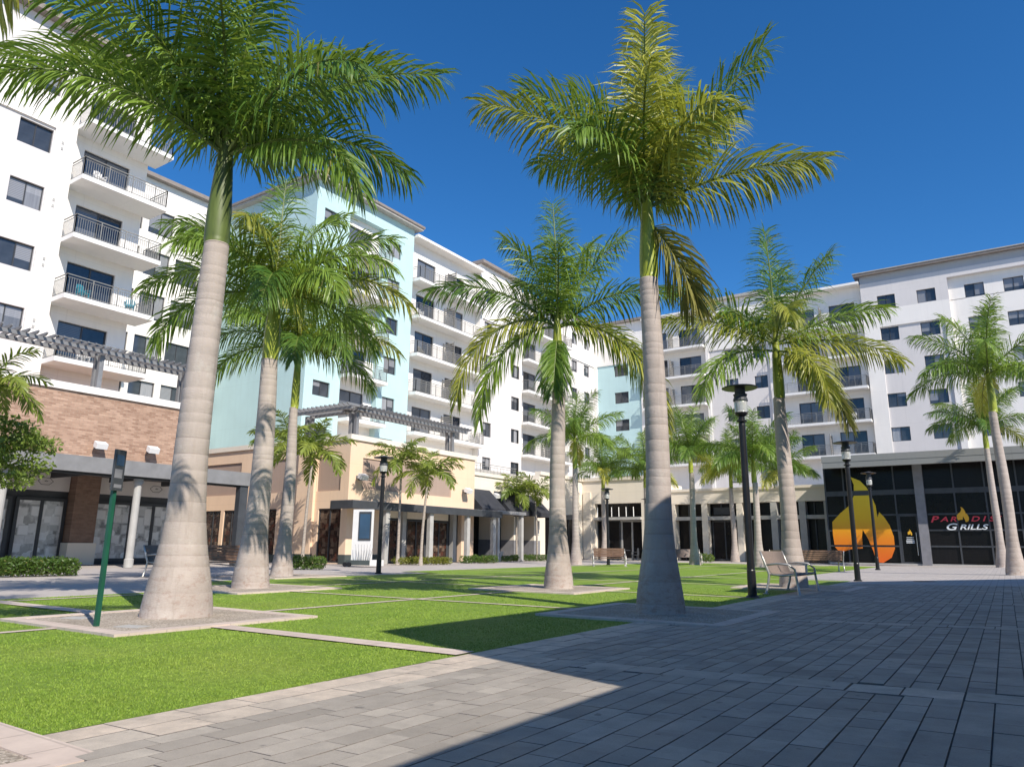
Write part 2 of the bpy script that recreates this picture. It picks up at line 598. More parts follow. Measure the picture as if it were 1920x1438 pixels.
def flame_mat():
    m, N, L, b = nmat('flame_decal_print')
    t = N.new('ShaderNodeTexCoord')
    s = N.new('ShaderNodeSeparateXYZ')
    L.new(t.outputs['Object'], s.inputs[0])
    mp = N.new('ShaderNodeMapRange')
    mp.inputs[1].default_value, mp.inputs[2].default_value = 0, 5.3
    L.new(s.outputs[2], mp.inputs[0])
    L.new(ramp(N, L, mp.outputs[0], [(.02, (.80, .13, .015)), (.3, (.82, .25, .012)), (.55, (.80, .46, .012)), (1, (.80, .62, .03))]), b.inputs['Base Color'])
    b.inputs['Roughness'].default_value = .35
    return m


FLAME = flame_mat()
m_, N_, L_, b_ = nmat('lamp_lens')
b_.inputs['Base Color'].default_value = (.75, .76, .74, 1)
b_.inputs['Roughness'].default_value = .15
b_.inputs['Transmission Weight'].default_value = .55
LENS = m_

# ------------------------------------------------------------------ ground
CM = np.array(CAM_M.to_3x3())


def proj(P):
    q = (np.asarray(P, float) - np.array([0, 0, CAM_H])) @ CM
    w = np.where(q[:, 2] < -.05, -q[:, 2], np.nan)
    return 960 + F_PX * q[:, 0] / w, 719 - F_PX * q[:, 1] / w


def pz(x):
    return .02 * np.maximum(0, np.asarray(x, float) + 3.95)


def sheet(name, rects, z, mat, label=None):
    b = MB()
    for x0, x1, y0, y1 in rects:
        b.add([(x0, y0, z), (x1, y0, z), (x1, y1, z), (x0, y1, z)], [(0, 1, 2, 3)])
    return tag(b.build(name, mat), kind='structure')


sheet('ground', [(-500, 500, -500, 500)], -.06, WALK)
sheet('walkway', [(-60, -13.6, -10, 9.9), (-60, -16.6, 9.9, 20), (-60, -18.2, 20, 46), (-60, 12, 46, 80), (-13.6, -3.9, -10, 1.87)], -.012, WALK)
LAWN = [(-13.6, -3.95, 1.85, 9.9), (-16.6, -3.95, 9.9, 20), (-18.2, -3.95, 20, 24), (-18.2, -6.0, 24, 46)]
lawn = sheet('lawn', LAWN, .0, TURF)
PADS = [(-8.66, 5.3), (-4.1, 9.92), (-8.40, 14.1), (-13.1, 9.9), (-4.2, 18.75), (-4.62, .55), (-17.6, 14.3)]
HP, BW = 1.29, .2
for i, (px, py) in enumerate(PADS):
    hz = .028 if py > 2 else .010
    t = MB()
    t.box(px - HP + BW, px + HP - BW, py - HP + BW, py + HP - BW, -.02, hz - .008)
    pad = tag(t.build('tree_pad', GRAVEL), kind='structure')
    bm = MB()
    bm.box(px - HP, px + HP, py - HP, py - HP + BW, -.02, hz)
    bm.box(px - HP, px + HP, py + HP - BW, py + HP, -.02, hz)
    b2 = MB()
    b2.box(px - HP, px - HP + BW, py - HP + BW, py + HP - BW, -.02, hz)
    b2.box(px + HP - BW, px + HP, py - HP + BW, py + HP - BW, -.02, hz)
    bm.build('stone_border', PINK, pad)
    b2.build('stone_border', PINKY, pad)


def in_pad(x, y, g=0.):
    k = np.zeros(np.shape(x), bool)
    for px, py in PADS:
        k |= (np.abs(x - px) < HP + g) & (np.abs(y - py) < HP + g)
    return k


VS = [(5.2, .26, -13.6, -3.95), (9.85, .11, -13.6, -3.95), (14.22, .11, -16.6, -3.95), (18.8, .11, -16.6, -3.95), (23.3, .11, -18.2, -3.95), (32, .12, -18.2, -6)]
US = [(-8.58, .13, 1.85, 46), (-13.05, .13, 5, 46)]
st = MB()
for yy, w, x0, x1 in VS:
    st.add([(x0, yy - w / 2, .012), (x1, yy - w / 2, .012), (x1, yy + w / 2, .012), (x0, yy + w / 2, .012)], [(0, 1, 2, 3)])
tag(st.build('stone_strip', PINK), kind='structure')
st = MB()
for xx, w, y0, y1 in US:
    st.add([(xx - w / 2, y0, .008), (xx + w / 2, y0, .008), (xx + w / 2, y1, .008), (xx - w / 2, y1, .008)], [(0, 1, 2, 3)])
tag(st.build('stone_strip_along', PINKY), kind='structure')

# turf blades: far too many to count
rg = np.random.default_rng(3)
gx = rg.uniform(-13.6, -3.95, 1700000)
gy = rg.uniform(1.85, 17, 1700000)
gd = np.hypot(gx, gy)
keep = rg.uniform(0, 1, len(gx)) < np.clip((4.6 / gd) ** 2.3, .02, 1)
keep &= ~in_pad(gx, gy)
for yy, w, x0, x1 in VS: keep &= np.abs(gy - yy) > w / 2
for xx, w, y0, y1 in US: keep &= np.abs(gx - xx) > w / 2
ix, iy = proj(np.stack([gx, gy, np.zeros_like(gx)], 1))
keep &= (ix > -60) & (ix < 1980) & (iy < 1500)
gx, gy, gd = gx[keep], gy[keep], gd[keep]
n = len(gx)
ang = rg.uniform(0, 2 * PI, n)
hh = rg.uniform(.004, .0125, n) * (1 + .4 * np.sin(gx * 3.1) * np.sin(gy * 2.3))
wd = rg.uniform(.0014, .0026, n) * np.clip(gd / 5, 1, 2.6)
lean = rg.uniform(.2, 1.2, n) * hh
la = rg.uniform(0, 2 * PI, n)
co = np.zeros((n, 3, 3))
co[:, 0] = np.stack([gx - wd * np.cos(ang), gy - wd * np.sin(ang), np.zeros(n)], 1)
co[:, 1] = np.stack([gx + wd * np.cos(ang), gy + wd * np.sin(ang), np.zeros(n)], 1)
co[:, 2] = np.stack([gx + lean * np.cos(la), gy + lean * np.sin(la), hh], 1)
g = inst('turf_grass', np_mesh('turf_grass', co, 3, BLADE))
tag(g, 'short bright green turf covering the lawn panels between the stone strips', 'grass', kind='stuff')

# paving: joints sheet, individually laid stones, far sheet
pv = MB()
for (y0, y1, m, dz) in ((-6, 22, 0, -.010), (21.85, 60, 1, -.003)):
    xs = [-6.2, -3.95, 14] if m else [-3.97, 14]
    v = []
    for x in xs:
        for y in (y0, y1): v.append((x, y, float(pz(x)) + dz))
    pv.add(v, [(2 * k, 2 * k + 2, 2 * k + 3, 2 * k + 1) for k in range(len(xs) - 1)], m)
paving = tag(pv.build('paving', [JOINT, PAVFAR]), kind='structure')
stones = []          # x0, x1, y0, y1, tone
BANDS = [.45, 5.22, 9.9, 14.35, 18.9]
BH = .15
pr = random.Random(11)
segs = []
lo = -3.
for bnd in BANDS + [22.15]:
    segs.append((lo, bnd - BH))
    lo = bnd + BH
for i in range(78):
    x0 = -3.45 + .15 * i
    for (ya, yb) in segs:
        y = ya - pr.uniform(0, .3)
        while y < yb:
            ln = pr.choice((.21, .27, .33, .36)) * pr.uniform(.97, 1.03)
            a, b_ = max(y, ya), min(y + ln, yb)
            if b_ - a > .06: stones.append((x0, x0 + .15, a, b_, min(.62, max(0, pr.gauss(.33, .14)))))
            y += ln
for bnd in BANDS:
    x = -3.45 - pr.uniform(0, .3)
    while x < 8:
        ln = pr.uniform(.28, .46)
        stones.append((max(x, -3.45), x + ln, bnd - BH, bnd + BH, pr.uniform(.5, .74)))
        x += ln
for k in range(2):
    y = -3 - .2 * k
    while y < 22:
        ln = pr.uniform(.30, .42)
        stones.append((-3.95 + .25 * k, -3.70 + .25 * k, y, y + ln, pr.uniform(.8, 1.) if k == 0 else pr.uniform(.66, .95)))
        y += ln
S_ = np.array(stones)
cx_, cy_ = (S_[:, 0] + S_[:, 1]) / 2, (S_[:, 2] + S_[:, 3]) / 2
S_ = S_[~in_pad(cx_, cy_, -.02)]
cx_, cy_ = (S_[:, 0] + S_[:, 1]) / 2, (S_[:, 2] + S_[:, 3]) / 2
ix, iy = proj(np.stack([cx_, cy_, pz(cx_)], 1))
vis = (ix > 5) & (ix < 1915) & (iy < 1436)
order = np.argsort(np.where(vis, np.hypot(cx_, cy_), 1e6))
near = order[:300]
rest = order[300:]
G_, GY_, C_ = .0026, .0009, .0014          # half joints, chamfer


def stone_quads(s):
    x0, x1, y0, y1 = s[:, 0] + G_, s[:, 1] - G_, s[:, 2] + GY_, s[:, 3] - GY_
    jz = np.array([((k * 7919) % 101) / 101 - .5 for k in range(len(s))]) * .003
    zt0, zt1 = pz(x0) + jz, pz(x1) + jz
    def P(x, y, z): return np.stack([x, y, z], 1)
    a = [P(x0 + C_, y0 + C_, zt0), P(x1 - C_, y0 + C_, zt1), P(x1 - C_, y1 - C_, zt1), P(x0 + C_, y1 - C_, zt0)]
    o = [P(x0, y0, zt0 - .009), P(x1, y0, zt1 - .009), P(x1, y1, zt1 - .009), P(x0, y1, zt0 - .009)]
    q = [np.stack(a, 1)]
    for k in range(4):
        q.append(np.stack([o[k], o[(k + 1) % 4], a[(k + 1) % 4], a[k]], 1))
    return np.concatenate(q, 0)


fld = inst('paver_field', np_mesh('paver_field', stone_quads(S_[rest]), 4, [PAV_A, JOINTD], np.tile(S_[rest][:, 4], 5), (np.arange(5 * len(rest)) >= len(rest)).astype(int)), paving)
fld['kind'] = 'stuff'
u = MB()
lx, ly = .5, .5
cc, z_ = .0095, 0.
u.add([(-.5 + cc, -.5 + .004, 0), (.5 - cc, -.5 + .004, 0), (.5 - cc, .5 - .004, 0), (-.5 + cc, .5 - .004, 0), (-.5, -.5, -.009), (.5, -.5, -.009), (.5, .5, -.009), (-.5, .5, -.009)],
      [(0, 1, 2, 3)])
u.f += [(4, 5, 1, 0), (5, 6, 2, 1), (6, 7, 3, 2), (7, 4, 0, 3)]
u.m += [1] * 4
pme = u.mesh('paver', [PAV_O, JOINTD])
for k, i in enumerate(near):
    x0, x1, y0, y1, tn = S_[i]
    o = inst('paver', pme, paving, ((x0 + x1) / 2, (y0 + y1) / 2, float(pz((x0 + x1) / 2)) + pr.uniform(-.0015, .0015)))
    o.rotation_euler = (pr.uniform(-.004, .004), -.02 + pr.uniform(-.004, .004), 0)
    o.scale = (x1 - x0 - 2 * G_, y1 - y0 - 2 * GY_, 1)
    o.color = (tn, 0, 0, 1)

# ------------------------------------------------------------------ buildings
WCACHE = {}


def win_meshes(w, h, n, fw=.05, sill=False):
    k = (round(w, 2), round(h, 2), n, fw)
    if k not in WCACHE:
        b = MB()
        b.box(0, w, 0, .07, 0, fw).box(0, w, 0, .07, h - fw, h)
        b.box(0, fw, 0, .07, fw, h - fw).box(w - fw, w, 0, .07, fw, h - fw)
        for i in range(1, n):
            x = w * i / n
            b.box(x - fw / 2, x + fw / 2, -.005, .07, fw, h - fw)
        pw = (w - 2 * fw - fw * (n - 1)) / n
        p = MB()
        p.box(0, pw, 0, .012, 0, h - 2 * fw)
        WCACHE[k] = (b, p, pw, {})
    return WCACHE[k]


def put_window(par, x, y, z, w, h, n=2, name='window', pane=None, frame=None, fw=.05, pname='pane'):
    """frame front at local y, panes a little behind"""
    b, p, pw, ms = win_meshes(w, h, n, fw)
    pane, frame = pane or GLASS, frame or FRAME
    for key, mb, mt in ((('f', frame.name), b, frame), (('p', pane.name), p, pane)):
        if key not in ms: ms[key] = mb.mesh(name if key[0] == 'f' else pname, mt)
    f = inst(name, ms[('f', frame.name)], par, (x, y, z))
    for i in range(n):
        inst(pname, ms[('p', pane.name)], f, (fw + i * (pw + fw), .035 + .006 * (i % 2), fw))
    return f


def holed(b, u0, u1, z0, z1, holes, d, rev, back, mi=0):
    """wall front at y = -d with openings; reveals go in by rev; edges return by back"""
    us = sorted({u0, u1, *[h[0] for h in holes], *[h[1] for h in holes]})
    zs = sorted({z0, z1, *[h[2] for h in holes], *[h[3] for h in holes]})
    y = -d
    for i in range(len(us) - 1):
        for j in range(len(zs) - 1):
            a, e, c, f = us[i], us[i + 1], zs[j], zs[j + 1]
            mu, mz = (a + e) / 2, (c + f) / 2
            if any(h[0] < mu < h[1] and h[2] < mz < h[3] for h in holes): continue
            b.add([(a, y, c), (e, y, c), (e, y, f), (a, y, f)], [(0, 1, 2, 3)], mi)
    for a, e, c, f in holes:
        q = y + rev
        b.add([(a, y, c), (e, y, c), (e, y, f), (a, y, f), (a, q, c), (e, q, c), (e, q, f), (a, q, f)],
              [(0, 1, 5, 4), (1, 2, 6, 5), (2, 3, 7, 6), (3, 0, 4, 7)], mi)
    q = y + back
    b.add([(u0, y, z0), (u1, y, z0), (u1, y, z1), (u0, y, z1), (u0, q, z0), (u1, q, z0), (u1, q, z1), (u0, q, z1)],
          [(0, 1, 5, 4), (1, 2, 6, 5), (2, 3, 7, 6), (3, 0, 4, 7)], mi)


RCACHE = {}


def railing_mesh(L_, D, bal=.115):
    """front run of length L_ with two side returns of depth D, origin at back-left, front towards -y"""
    k = (round(L_, 2), round(D, 2), bal)
    if k in RCACHE: return RCACHE[k]
    b = MB()
    H = 1.05
    runs = [((0, 0), (0, -D)), ((0, -D), (L_, -D)), ((L_, -D), (L_, 0))]
    for (ax, ay), (bx, by) in runs:
        for z, s in ((H, .05), (.9, .03), (.08, .03)):
            b.bar((ax, ay, z), (bx, by, z), s, s * .8)
        ln = math.hypot(bx - ax, by - ay)
        n = max(2, int(ln / bal))
        for i in range(n + 1):
            t = i / n
            x, y = ax + (bx - ax) * t, ay + (by - ay) * t
            post = i in (0, n) or (i % 11 == 0 and n - i > 4)
            s = .022 if post else .009
            b.box(x - s, x + s, y - s, y + s, 0, H if post else .9)
    RCACHE[k] = b.mesh('railing', RAIL)
    return RCACHE[k]


SCR = MB()
for i in range(9):
    SCR.box(-.02, .02, -1.25, -.05, .35 + i * .19, .35 + i * .19 + .11)
SCR.box(-.03, .03, -1.3, -1.24, 0, 2.1).box(-.03, .03, -.1, -.04, 0, 2.1)
SCRM = SCR.mesh('divider_screen', M('divider_slats', (.22, .21, .19), .6, .1, 3))


class Sec:
    """one building section; local x runs along the facade, -y looks outward"""

    def __init__(s, name, label, plane, c, ub, cat='building', group=None):
        s.ub, s.plane, s.c = ub, plane, c
        if plane == 'X': s.o = thing(name, label, cat, (c, ub, 0), PI / 2, group)
        else: s.o = thing(name, label, cat, (ub, c, 0), 0, group)

    def wall(s, u0, u1, z0, z1, holes=(), d=0., mat=WHITE, name='wall', rev=.16, back=.5):
        b = MB()
        holed(b, u0 - s.ub, u1 - s.ub, z0, z1, [(h[0] - s.ub, h[1] - s.ub, h[2], h[3]) for h in holes], d, rev, back)
        return b.build(name, mat, s.o)

    def box(s, name, u0, u1, d0, d1, z0, z1, mat, par=None):
        return MB().box(u0 - s.ub, u1 - s.ub, -d1, -d0, z0, z1).build(name, mat, par or s.o)

    def win(s, u0, u1, z0, z1, d=0., n=2, name='window', pane=None, frame=None, rev=.13, fw=.05, pname='pane'):
        return put_window(s.o, u0 - s.ub, -d + rev, z0, u1 - u0, z1 - z0, n, name, pane, frame, fw, pname)

    def wins(s, lst, d=0., mat=WHITE, u0=0, u1=0, z0=0, z1=0, n=2, back=.5, name='wall', pane=None):
        s.wall(u0, u1, z0, z1, lst, d, mat, name, back=back)
        for a, e, c, f in lst: s.win(a, e, c, f, d, n, pane=pane)

    def balcony(s, u0, u1, zs, d0, d1, th=.25, screen=None):
        b = MB().box(0, u1 - u0, -(d1 - d0), 0, 0, th)
        o = b.build('balcony', SLABW, s.o, (u0 - s.ub, -d0, zs))
        r = inst('railing', railing_mesh(u1 - u0 - .12, d1 - d0 - .08), o, (.06, 0, th))
        for q in (screen or []):
            inst('divider_screen', SCRM, o, (q - u0, -.05, th))
        return o

    def core(s, u0, u1, z1, d1, d0, mat, z0=0):
        return s.box('core_wall', u0, u1, d0, d1, z0, z1, mat)


ZT = [25.55 - 3.3 * k for k in range(7)]
ZB = [22.9 - 3.3 * k for k in range(6)]

# --- white tower at the left edge
T = Sec('apartment_tower', 'white apartment tower at the far left with one stack of balconies above the brick shop', 'X', -39.4, 2)
T.core(2, 20.3, 28.3, -.9, -11, WHITE)
T.wins([(9.3, 10.9, 24.25, 25.55), (13.33, 14.93, 24.25, 25.55)], -.06, GREYW, 2, 14.98, 24.15, 28.3)
T.wall(2, 14.98, 22.4, 24.15)
T.wins([(x, x + 1.6, z - 1.35, z) for x in (9.3, 13.33) for z in ZT[1:6]], -.12, GREYW, 2, 14.98, 6, 22.4)
T.wall(14.98, 16.02, 6, 28.3, back=.9)
dh = [(16.75, 19.3, ZB[k] + .27, ZB[k] + 2.62) for k in range(5)]
T.wall(16.02, 20.3, 6, 28.3, dh, -.6, WHITE, 'recessed_wall', back=.4)
for h in dh: T.win(*h, d=-.6, n=2, name='sliding_door', pane=DGLASS, fw=.07)
for k in range(5): T.balcony(16.03, 20.75, ZB[k], -.6, 1.3)
T.box('eave', 1.5, 20.8, -6, .55, 28.3, 28.62, EAVE)

# --- recessed wing between the two towers
W = Sec('recessed_wing', 'white wing set far back between the left tower and the aqua block, large paired windows', 'X', -50.5, 18)
W.core(18, 32.6, 27.8, -.5, -8, WHITE)
wl_ = [(x, x + 1.93, z - 1.95, z) for x in (21.4, 23.85, 26.25, 28.65, 30.55) if x < 30.5 or True for z in ZT[:6]]
wl_ = [h if h[0] < 30.3 else (h[0] + .5, h[1] + .02, h[2], h[3]) for h in wl_]
W.wins(wl_, 0, WHITE, 18, 32.6, 6, 27.8)
W.box('eave', 18, 32.55, -3, .5, 27.8, 28.1, EAVE)

# --- aqua block
B = Sec('aqua_block', 'pale aqua apartment block with brown eave and a single column of balconies', 'X', -39.4, 32.6)
B.core(32.6, 43.3, 27.5, -1.0, -14, BLUE)
B.wins([(33.37, 34.95, z - 1.1, z) for z in ZT[:6]], 0, BLUE, 32.6, 35.9, 5, 27.5, back=1.0)
B.wins([(40.33, 41.75, z - 1.35, z) for z in ZT[:6]], 0, BLUE, 39.7, 43.3, 5, 27.5, back=1.0)
dh = [(36.35, 38.85, ZB[k] + .27, ZB[k] + 2.6) for k in range(5)]
B.wall(35.9, 39.7, 5, 26.2, dh, -.55, WHITE, 'recessed_wall', back=.4)
B.wall(35.9, 39.7, 26.2, 27.5, (), 0, BLUE, back=1.0)
for h in dh: B.win(*h, d=-.55, n=2, name='sliding_door', pane=DGLASS, fw=.07)
for k in range(5): B.balcony(35.92, 39.9, ZB[k], -.55, .95)
B.box('eave', 32.1, 43.8, -14, .6, 27.5, 27.68, EAVEG)
B.box('eave', 32.0, 43.9, -14.1, .7, 27.68, 27.88, EAVE)


def balcony_wing(name, label, plane, c, u0, u1, doors, scr, roof, rail_over=0., proj_=.75, ks=range(5), mat=WHITE, cornice=WHITE, group=None):
    s = Sec(name, label, plane, c, u0)
    s.core(u0, u1, roof, -1.0, -10, mat)
    dh = [(a, e, ZB[k] + .27, ZB[k] + 2.62) for (a, e) in doors for k in ks]
    s.wall(u0, u1, 4, roof, dh, -.6, mat, 'wall', back=.4)
    for h in dh: s.win(*h, d=-.6, n=2, name='sliding_door', pane=DGLASS, fw=.07)
    for k in ks: s.balcony(u0 + .1, u1 - .05, ZB[k], -.6, proj_, screen=scr)
    s.box('cornice', u0 + .02, u1 - .02, -1, .45, roof - .12, roof + .12, cornice)
    return s


def panel_wing(name, label, plane, c, u0, u1, cols, roof, mat=GREYW, eave=EAVE, w=1.35, p0=.35, p1=.35):
    s = Sec(name, label, plane, c, u0)
    s.core(u0, u1, roof, -.5, -10, WHITE)
    s.wins([(a, a + w, ZT[0] - 1.35, ZT[0]) for a in cols], -.05, WHITE, u0, u1, 24.1, roof)
    s.wall(u0, u1, 22.4, 24.1)
    s.wall(u0, u0 + p0, 4, 22.4)
    s.wall(u1 - p1, u1, 4, 22.4)
    s.wins([(a, a + w, z - 1.35, z) for a in cols for z in ZT[1:6]], -.12, mat, u0 + p0, u1 - p1, 4, 22.4)
    s.box('eave', u0 - .3, u1 + .3, -6, .45, roof, roof + .3, eave)
    return s


balcony_wing('balcony_wing', 'white wing with long paired balconies directly right of the aqua block', 'X', -39.4, 43.32, 53.1,
             [(44.5, 47.0), (48.7, 51.15)], [48.3], 27.0)
panel_wing('panelled_wing', 'pale grey panelled wing with two window columns between balcony wings on the left row', 'X', -39.4, 53.12, 60.4, [53.95, 58.7], 27.85)
balcony_wing('balcony_wing', 'white balcony wing near the inner corner, mostly behind the middle royal palm', 'X', -39.4, 60.42, 70.0,
             [(61.6, 64.1), (66, 68.4)], [65.2], 27.0)
panel_wing('panelled_wing', 'white panelled strip in the inner corner where the two rows meet', 'X', -39.4, 70.02, 77.0, [71.2, 74.2], 27.4)

# --- end row, facing the camera
E0 = panel_wing('aqua_end_wing', 'pale aqua end wing beside the inner corner behind the tallest palm trunk', 'Y', 76.7, -39.38, -33, [-36.8], 27.4, BLUE, EAVE, 1.8)
balcony_wing('end_balcony_wing', 'white end wing with balconies just right of the tallest palm trunk', 'Y', 76.7, -32.98, -25.5, [(-32.2, -30.2), (-28.75, -26.2)], [-29.5], 27.3)
panel_wing('grey_end_wing', 'pale grey panelled end wing behind the centre-right palms', 'Y', 76.7, -25.48, -18.3, [-23.4, -20.3], 28.0, GREYW, EAVEG)
balcony_wing('end_balcony_wing', 'white end wing of wide balconies beside the right-hand tower', 'Y', 76.7, -18.28, -9.3, [(-16.1, -13.9), (-12.45, -10.0)], [-13.2], 27.2)
RT = Sec('end_tower', 'pale white tower at the right with brown eave and square windows', 'Y', 76.7, -9.25)
RT.core(-9.25, 24, 27.74, -1.1, -14, WHITE)
RT.wall(-9.25, 24, 27.05, 27.74, (), -.1, GREYP, 'parapet', back=1.0)
top = [(-7.83, -6.25, 24.25, 25.55), (-4.37, -2.8, 24.2, 25.5)]
RT.wins(top, 0, GREYW, -9.25, -1.75, 24.15, 27.05)
RT.wins([(a, a + 1.55, 24.1, 25.45) for a in (-.45, 2.6, 6.2, 10)], -.5, WHITE, -1.75, 24, 24.15, 26.3)
RT.wall(-1.75, 24, 26.3, 27.05, (), 0, GREYW)
RT.wall(-9.25, -1.75, 22.35, 24.15)
RT.wall(-9.25, -7.85, 4, 22.35)
RT.wins([(a, a + 1.58, z - 1.35, z) for a in (-7.83, -4.37) for z in ZT[1:7]], -.14, GREYW, -7.85, -2.3, 4, 22.35)
RT.wall(-2.3, -1.75, 4, 22.35)
RT.wins([(a, a + 1.55, z - 1.35, z) for a in (-.45, 2.6, 6.2, 10) for z in ZT[1:7]], -.5, WHITE, -1.75, 24, 4, 24.15)
RT.box('eave', -9.75, 24.5, -14, .55, 27.8, 28.03, EAVE)
RT.box('flashing', -9.8, 24.6, -14, .62, 28.03, 28.12, EAVEG)
RT.box('eave_block', -9.2, 24, -13, .02, 27.74, 27.8, GREYP)


# ------------------------------------------------------------------ shops
def hex_logo(par, x, y, z, r):
    b = MB()
    pts = [(x + r * math.cos(R(60 * k + 0)) * 1.15, z + r * .62 * math.sin(R(60 * k))) for k in range(6)]
    for k in range(6):
        (ax, az), (bx, bz) = pts[k], pts[(k + 1) % 6]
        b.bar((ax, y, az), (bx, y, bz), .012, .02)
    for (dx, dz, w) in ((-.10, .02, .12), (.06, .02, .12), (-.06, -.07, .2), (0, .12, .05)):
        b.box(x + dx * r * 2, x + dx * r * 2 + w * r * 2, y - .006, y, z + dz * r, z + dz * r + .02)
    return b.build('logo', LOGO, par)


def floodlight(label, loc, rz, group='wall floodlights'):
    t = thing('floodlight', label, 'floodlight', loc, rz, group)
    MB().box(-.10, .10, -.18, .0, -.06, .06).bar((0, -.1, 0), (0, -.34, .04), .06, .06).build('bracket', CHAR2, t)
    h = MB()
    h.add([(-.24, -.30, .16), (.24, -.30, .16), (.24, -.58, .02), (-.24, -.58, .02), (-.24, -.24, -.08), (.24, -.24, -.08), (.24, -.50, -.20), (-.24, -.50, -.20)],
          [(0, 1, 2, 3), (4, 7, 6, 5), (0, 4, 5, 1), (1, 5, 6, 2), (2, 6, 7, 3), (3, 7, 4, 0)])
    h.build('housing', WHITEP, t)
    MB().box(-.2, .2, -.30, -.26, -.2, -.06).build('lens_shade', CHAR, t)
    return t


# brick shop
K = Sec('brick_shop', 'red brick shop with dark canopy and grey kitchen posters under the left tower', 'X', -32.5, 2, 'shop')
K.core(2, 20.05, 7.25, -.9, -8, BRICK)
K.wall(2, 20.05, 3.9, 7.25, (), 0, BRICK, 'brick_wall', back=.9)
K.box('coping', 2, 20.15, -.9, .1, 7.25, 7.56, WHITE)
K.box('core_wall', 2, 20.0, -.9, -.62, 0, 3.9, CHAR)
for a in (5.2, 9.8, 15.28):
    K.box('brick_pier', a, a + 1.0, -.6, 0.02, .9, 3.9, BRICKD)
    K.box('pier_base', a - .08, a + 1.08, -.6, .12, 0, .9, CREAM)
for a, e in ((6.25, 8.0), (8.05, 9.75), (10.9, 13.15), (13.3, 15.25), (16.35, 18.1), (18.25, 19.95)):
    sp_ = K.box('sign_panel', a, e, -.6, -.5, 3.02, 3.74, SIGNP)
    hex_logo(sp_, (a + e) / 2 - 2, .495, 3.4, .26)
    K.win(a, e, .12, 2.72, -.5, 2, 'shop_door', POSTER, CHAR, rev=.0, fw=.13, pname='poster_pane')
cb_ = K.box('canopy', 0, 20.3, .02, 4.9, 3.72, 3.95, CHAR2)
K.box('fascia_beam', 0, 20.35, 4.82, 4.98, 3.42, 3.99, CHAR2, cb_)
K.box('edge_beam', 0, 20.3, 4.4, 4.6, 3.36, 3.715, CHAR, cb_)
for a in (3.5, 6.5, 9.2, 11.7, 14.2, 16.6, 19):
    K.box('canopy_joist', a, a + .12, .02, 4.38, 3.5, 3.715, CHAR, cb_)
for a in (6.0, 10.8, 15.45):
    MB().lathe([(.17, 0), (.17, .3), (.14, .34), (.135, 3.1), (.18, 3.2), (.18, 3.36)], 14).build('column', COLG, K.o, (a - 2, -4.5, 0), smooth=False)
K.box('end_post', 19.8, 20.2, 4.6, 4.9, 0, 3.72, CHAR)
floodlight('white floodlight on the brick wall nearer the left edge, above the sign post', (-32.48, 15.85, 5.05), PI / 2)
floodlight('white floodlight on the brick wall beside the nearest palm trunk', (-32.48, 18.2, 5.12), PI / 2)


def pergola(label, runs, z, zroof, posts):
    """runs: list of (axis, fixed, a, b): beam pairs with rafters across"""
    t = thing('pergola', label, 'pergola', (*posts[0], zroof))
    ox, oy = posts[0]
    rm = {}
    for ax, fx, a, b_ in runs:
        bm = MB()
        for off in (-.55, .55):
            if ax == 'Y': bm.box(fx + off - .06 - ox, fx + off + .06 - ox, a - oy, b_ - oy, z - .16 - zroof, z - zroof)
            else: bm.box(a - ox, b_ - ox, fx + off - .06 - oy, fx + off + .06 - oy, z - .16 - zroof, z - zroof)
        bm.build('beam', PERG, t)
        if ax not in rm:
            r = MB()
            for (s0, s1, zz) in ((-.9, .9, 0),):
                r.add([(-.03, -.95, .08), (.03, -.95, .08), (.03, -.8, 0), (-.03, -.8, 0), (-.03, .8, 0), (.03, .8, 0), (.03, .95, .08), (-.03, .95, .08), (-.03, -.95, .14), (.03, -.95, .14), (.03, .95, .14), (-.03, .95, .14)],
                      [(0, 1, 2, 3), (3, 2, 5, 4), (4, 5, 6, 7), (8, 11, 10, 9), (0, 8, 9, 1), (7, 6, 10, 11), (1, 9, 10, 6, 5, 2), (0, 3, 4, 7, 11, 8)])
            rm[ax] = r.mesh('rafter', PERG)
        n = int((b_ - a) / .34)
        for i in range(n + 1):
            q = a + (b_ - a) * i / n
            if ax == 'Y': inst('rafter', rm[ax], t, (fx - ox, q - oy, z + .002 - zroof), PI / 2)
            else: inst('rafter', rm[ax], t, (q - ox, fx - oy, z + .002 - zroof))
    for (x, y) in posts:
        p = MB()
        for dx, dy in ((-.2, -.0), (.2, 0)):
            p.box(x + dx - .1 - ox, x + dx + .1 - ox, y - .1 - oy, y + .1 - oy, 0, z - .16 - zroof)
        p.box(x - .42 - ox, x + .42 - ox, y - .16 - oy, y + .16 - oy, .0, .12)
        p.build('post', PERG, t)
    return t


pergola('long grey pergola on the brick shop roof in front of the left tower', [('Y', -34.0, 6, 21.0)], 9.55, 7.2, [(-34.0, 16.2), (-34.0, 9.5), (-34.0, 20.4)])
